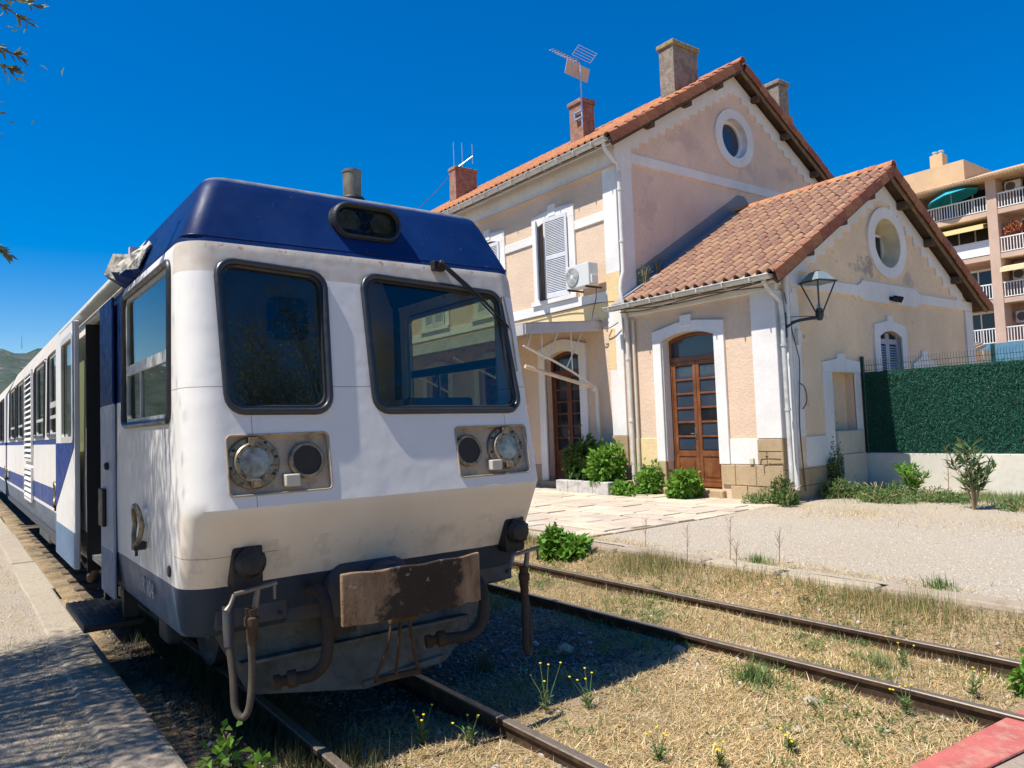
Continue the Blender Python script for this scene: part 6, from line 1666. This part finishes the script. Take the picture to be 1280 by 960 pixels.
# ---- olive trees
def olive(loc, cc, cr, nl, label, twigs=(), trunk_h=2.4, leaf=.065, seed=1, boughs=()):
    t=thing('olive_tree',loc,label,'tree'); s=MB(); rnd=random.Random(seed)
    base=Vector(loc); fork=base+Vector((.1,.15,trunk_h)); s.tube(spline([base-Vector((0,0,.2)),base+Vector((.08,-.05,trunk_h*.5)),fork],4),[.2,.19,.17,.16,.15,.15,.14,.14,.14],9)
    tips=[]
    for k in range(46):
        u=Vector((rnd.gauss(0,1),rnd.gauss(0,1),rnd.gauss(0,1))).normalized()*rnd.uniform(.35,1)**.5
        tip=Vector(cc)+Vector((u.x*cr[0],u.y*cr[1],u.z*cr[2])); mid=fork.lerp(tip,.5)+Vector((rnd.uniform(-.2,.2),rnd.uniform(-.2,.2),rnd.uniform(0,.3)))
        s.tube(spline([fork,mid,tip],3),[.045,.04,.034,.026,.018,.012,.007],6); tips.append((mid,tip))
    for (bc, br, bn) in boughs:
        for k in range(bn):
            tip=Vector(bc)+Vector((rnd.uniform(-1,1)*br[0],rnd.uniform(-1,1)*br[1],rnd.uniform(-1,1)*br[2])); mid=fork.lerp(tip,.72)
            s.tube(spline([fork,fork.lerp(tip,.4)+Vector((0,0,.25)),tip],3),[.03,.028,.024,.018,.012,.009,.005],5); tips.append((tip.lerp(mid,.35),tip))
    for a,b_ in twigs:
        s.tube([Vector(a),Vector(b_)],[.012,.004],5)
    s.build('trunk',M['bark'],t,smooth=60)
    P=[];D=[]
    per=nl//len(tips)
    for mid,tip in tips:
        ax=(tip-mid)
        q=RNG.uniform(.25,1.1,per)[:,None]; p=np.array(mid)+np.array(ax)*q+RNG.normal(0,.20,(per,3)); P.append(p); d=np.array(ax.normalized())+RNG.normal(0,.8,(per,3)); D.append(d)
    for a,b_ in twigs:
        k=95; q=RNG.uniform(.1,1,k)[:,None]; p=np.array(a)+(np.array(b_)-np.array(a))*q; P.append(p); D.append((np.array(b_)-np.array(a))/np.linalg.norm(np.array(b_)-np.array(a))+RNG.normal(0,.55,(k,3)))
    P=np.concatenate(P);D=np.concatenate(D); nn=len(P)
    V,F=leafcloud(P,D,leaf*RNG.uniform(.7,1.2,nn),leaf*.27*RNG.uniform(.8,1.2,nn),.15); npmesh('crown',V,F,M['olive'],t); return t
olive((-6.6,-6.2,0),(-6.7,-3.75,4.75),(1.95,1.5,1.15),56000,'olive tree leaning over the left platform, its leafy twigs at the top left corner',
      twigs=[((-5.0,-2.6,4.6),(-5.0,-1.86,4.22)),((-5.1,-2.6,4.4),(-5.05,-1.80,4.36)),((-4.9,-2.6,4.2),(-4.95,-1.90,3.98)),((-5,-2.4,4.5),(-5.0,-1.76,4.42)),((-5.0,-2.5,4.0),(-5.0,-1.93,3.93)),((-5.0,-2.4,3.1),(-5.0,-1.97,2.86))],seed=3,boughs=[((-6.35,-2.85,4.55),(1.25,.5,.7),34)])
olive((6.5,4.6,0),(6.6,4.4,6.3),(2.2,2.2,2.6),26000,'tall olive tree standing opposite the railcar front, mirrored in its windscreens',trunk_h=3.2,leaf=.10,seed=9)
# ---- scattered low green weeds in the straw
n=7500; X=RNG.uniform(-13,-2.1,n); Y=np.where(RNG.uniform(0,1,n)<.7,RNG.uniform(2.2,4.6,n),RNG.uniform(.7,2.6,n)); k=RNG.uniform(0,1,n)<np.clip(1.4*patch(X*2.3+1,Y*2.1)-.55,0,1); k&=~((X>-4.3)&(X<-3.9)&(Y<2)); X=X[k];Y=Y[k]
Ps=[];Ds=[]
for q in range(7):
    Ps.append(np.stack([X+RNG.normal(0,.03,len(X)),Y+RNG.normal(0,.03,len(X)),zb(X,Y)+RNG.uniform(.0,.04,len(X))],1)); a=RNG.uniform(0,6.28,len(X)); Ds.append(np.stack([np.cos(a),np.sin(a),RNG.uniform(.2,1.4,len(X))],1))
Ps=np.concatenate(Ps);Ds=np.concatenate(Ds);nn=len(Ps)
V,F=leafcloud(Ps,Ds,RNG.uniform(.02,.065,nn),RNG.uniform(.006,.016,nn)); o=npmesh('ground_weeds',V,F,M['weed']); o['kind']='stuff'; tag(o,'low green weeds sprinkled through the dry track bed','weeds')
for (x,y,z,h,lab) in ((-5.75,4.45,-.02,.62,'tallest bare dry stalk in front of the kerb, left of its neighbour'),(-5.5,4.9,.17,.5,'branched dry stalk leaning over the kerb gap'),(-5.2,4.6,.0,.45,'short dry stalk against the kerb near the gap'),(-6.9,5.0,.17,.35,'thin dry stalk on the paving above the round shrub'),(-5.0,5.1,.17,.42,'wiry dry stalk on the gravel behind the kerb')):
    t = thing('dry_stalk',(x,y,z),lab,'weed stalk'); q=MB().tube([(x,y,z-.03),(x+.015,y,z+h*.6),(x+.03,y+.01,z+h)],[.005,.004,.002],5)
    for k in range(12):
        zz=z+h*random.uniform(.35,1); a=random.uniform(0,6.28); q.tube([(x+.015,y,zz),(x+.015+.05*math.cos(a),y+.05*math.sin(a),zz+.07)],.002,4)
    q.build('stalk', M['stalk'], t)

for i,(x,y,h) in enumerate(((-18.5,-7.2,5.4),(-14.2,-6.8,5.6),(-10.2,-6.8,5.4),(-2.6,-6.6,5.6),(1.8,-6.2,5.6),(5.8,-5.4,5.6))):
    olive((x,y,0),(x,y,h*.56),(2.3,1.7,h*.44),9000,'dense olive tree in the row left of the platform, %s from the far end' % ('first','second','third','fourth','fifth','sixth')[i],trunk_h=1.2,leaf=.17,seed=20+i)
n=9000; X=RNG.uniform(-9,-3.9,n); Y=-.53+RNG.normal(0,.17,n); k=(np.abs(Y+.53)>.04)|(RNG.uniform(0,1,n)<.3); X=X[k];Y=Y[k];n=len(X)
c_=np.array([[.05,.07,.025],[.12,.10,.05],[.08,.09,.03]])[RNG.integers(0,3,n)]*RNG.uniform(.7,1.3,(n,1))  # dark blade tones stand in for deep shade hiding the rail
o=blades('rail_weeds',X,Y,zb(X,Y),RNG.uniform(.08,.22,n),RNG.uniform(.004,.008,n),np.clip(np.abs(RNG.normal(.5,.35,n)),0,1.4),c_,M['straw']); o['kind']='stuff'; tag(o,'weeds over the left rail under the railcar front, coloured dark for the shade there','weeds')

n=26000; X=RNG.uniform(-8.1,-1.0,n); Y=12.9-np.abs(RNG.normal(0,.85,n)); k=(Y>10.4)&(RNG.uniform(0,1,n)<np.clip(1.5*patch(X*1.6,Y*1.4)-.15,0,1)); X=X[k];Y=Y[k];n=len(X)
c_=np.array([[.10,.19,.06],[.17,.25,.09],[.24,.30,.12],[.40,.36,.17]])[RNG.integers(0,4,n)]*RNG.uniform(.8,1.25,(n,1))
o=blades('wall_foot_weeds',X,Y,zplat(X,Y)-.01,RNG.uniform(.05,.19,n),RNG.uniform(.006,.014,n),np.clip(np.abs(RNG.normal(.6,.35,n)),0,1.4),c_,M['straw']); o['kind']='stuff'; tag(o,'ragged strip of low green weeds along the foot of the low wall','weeds')
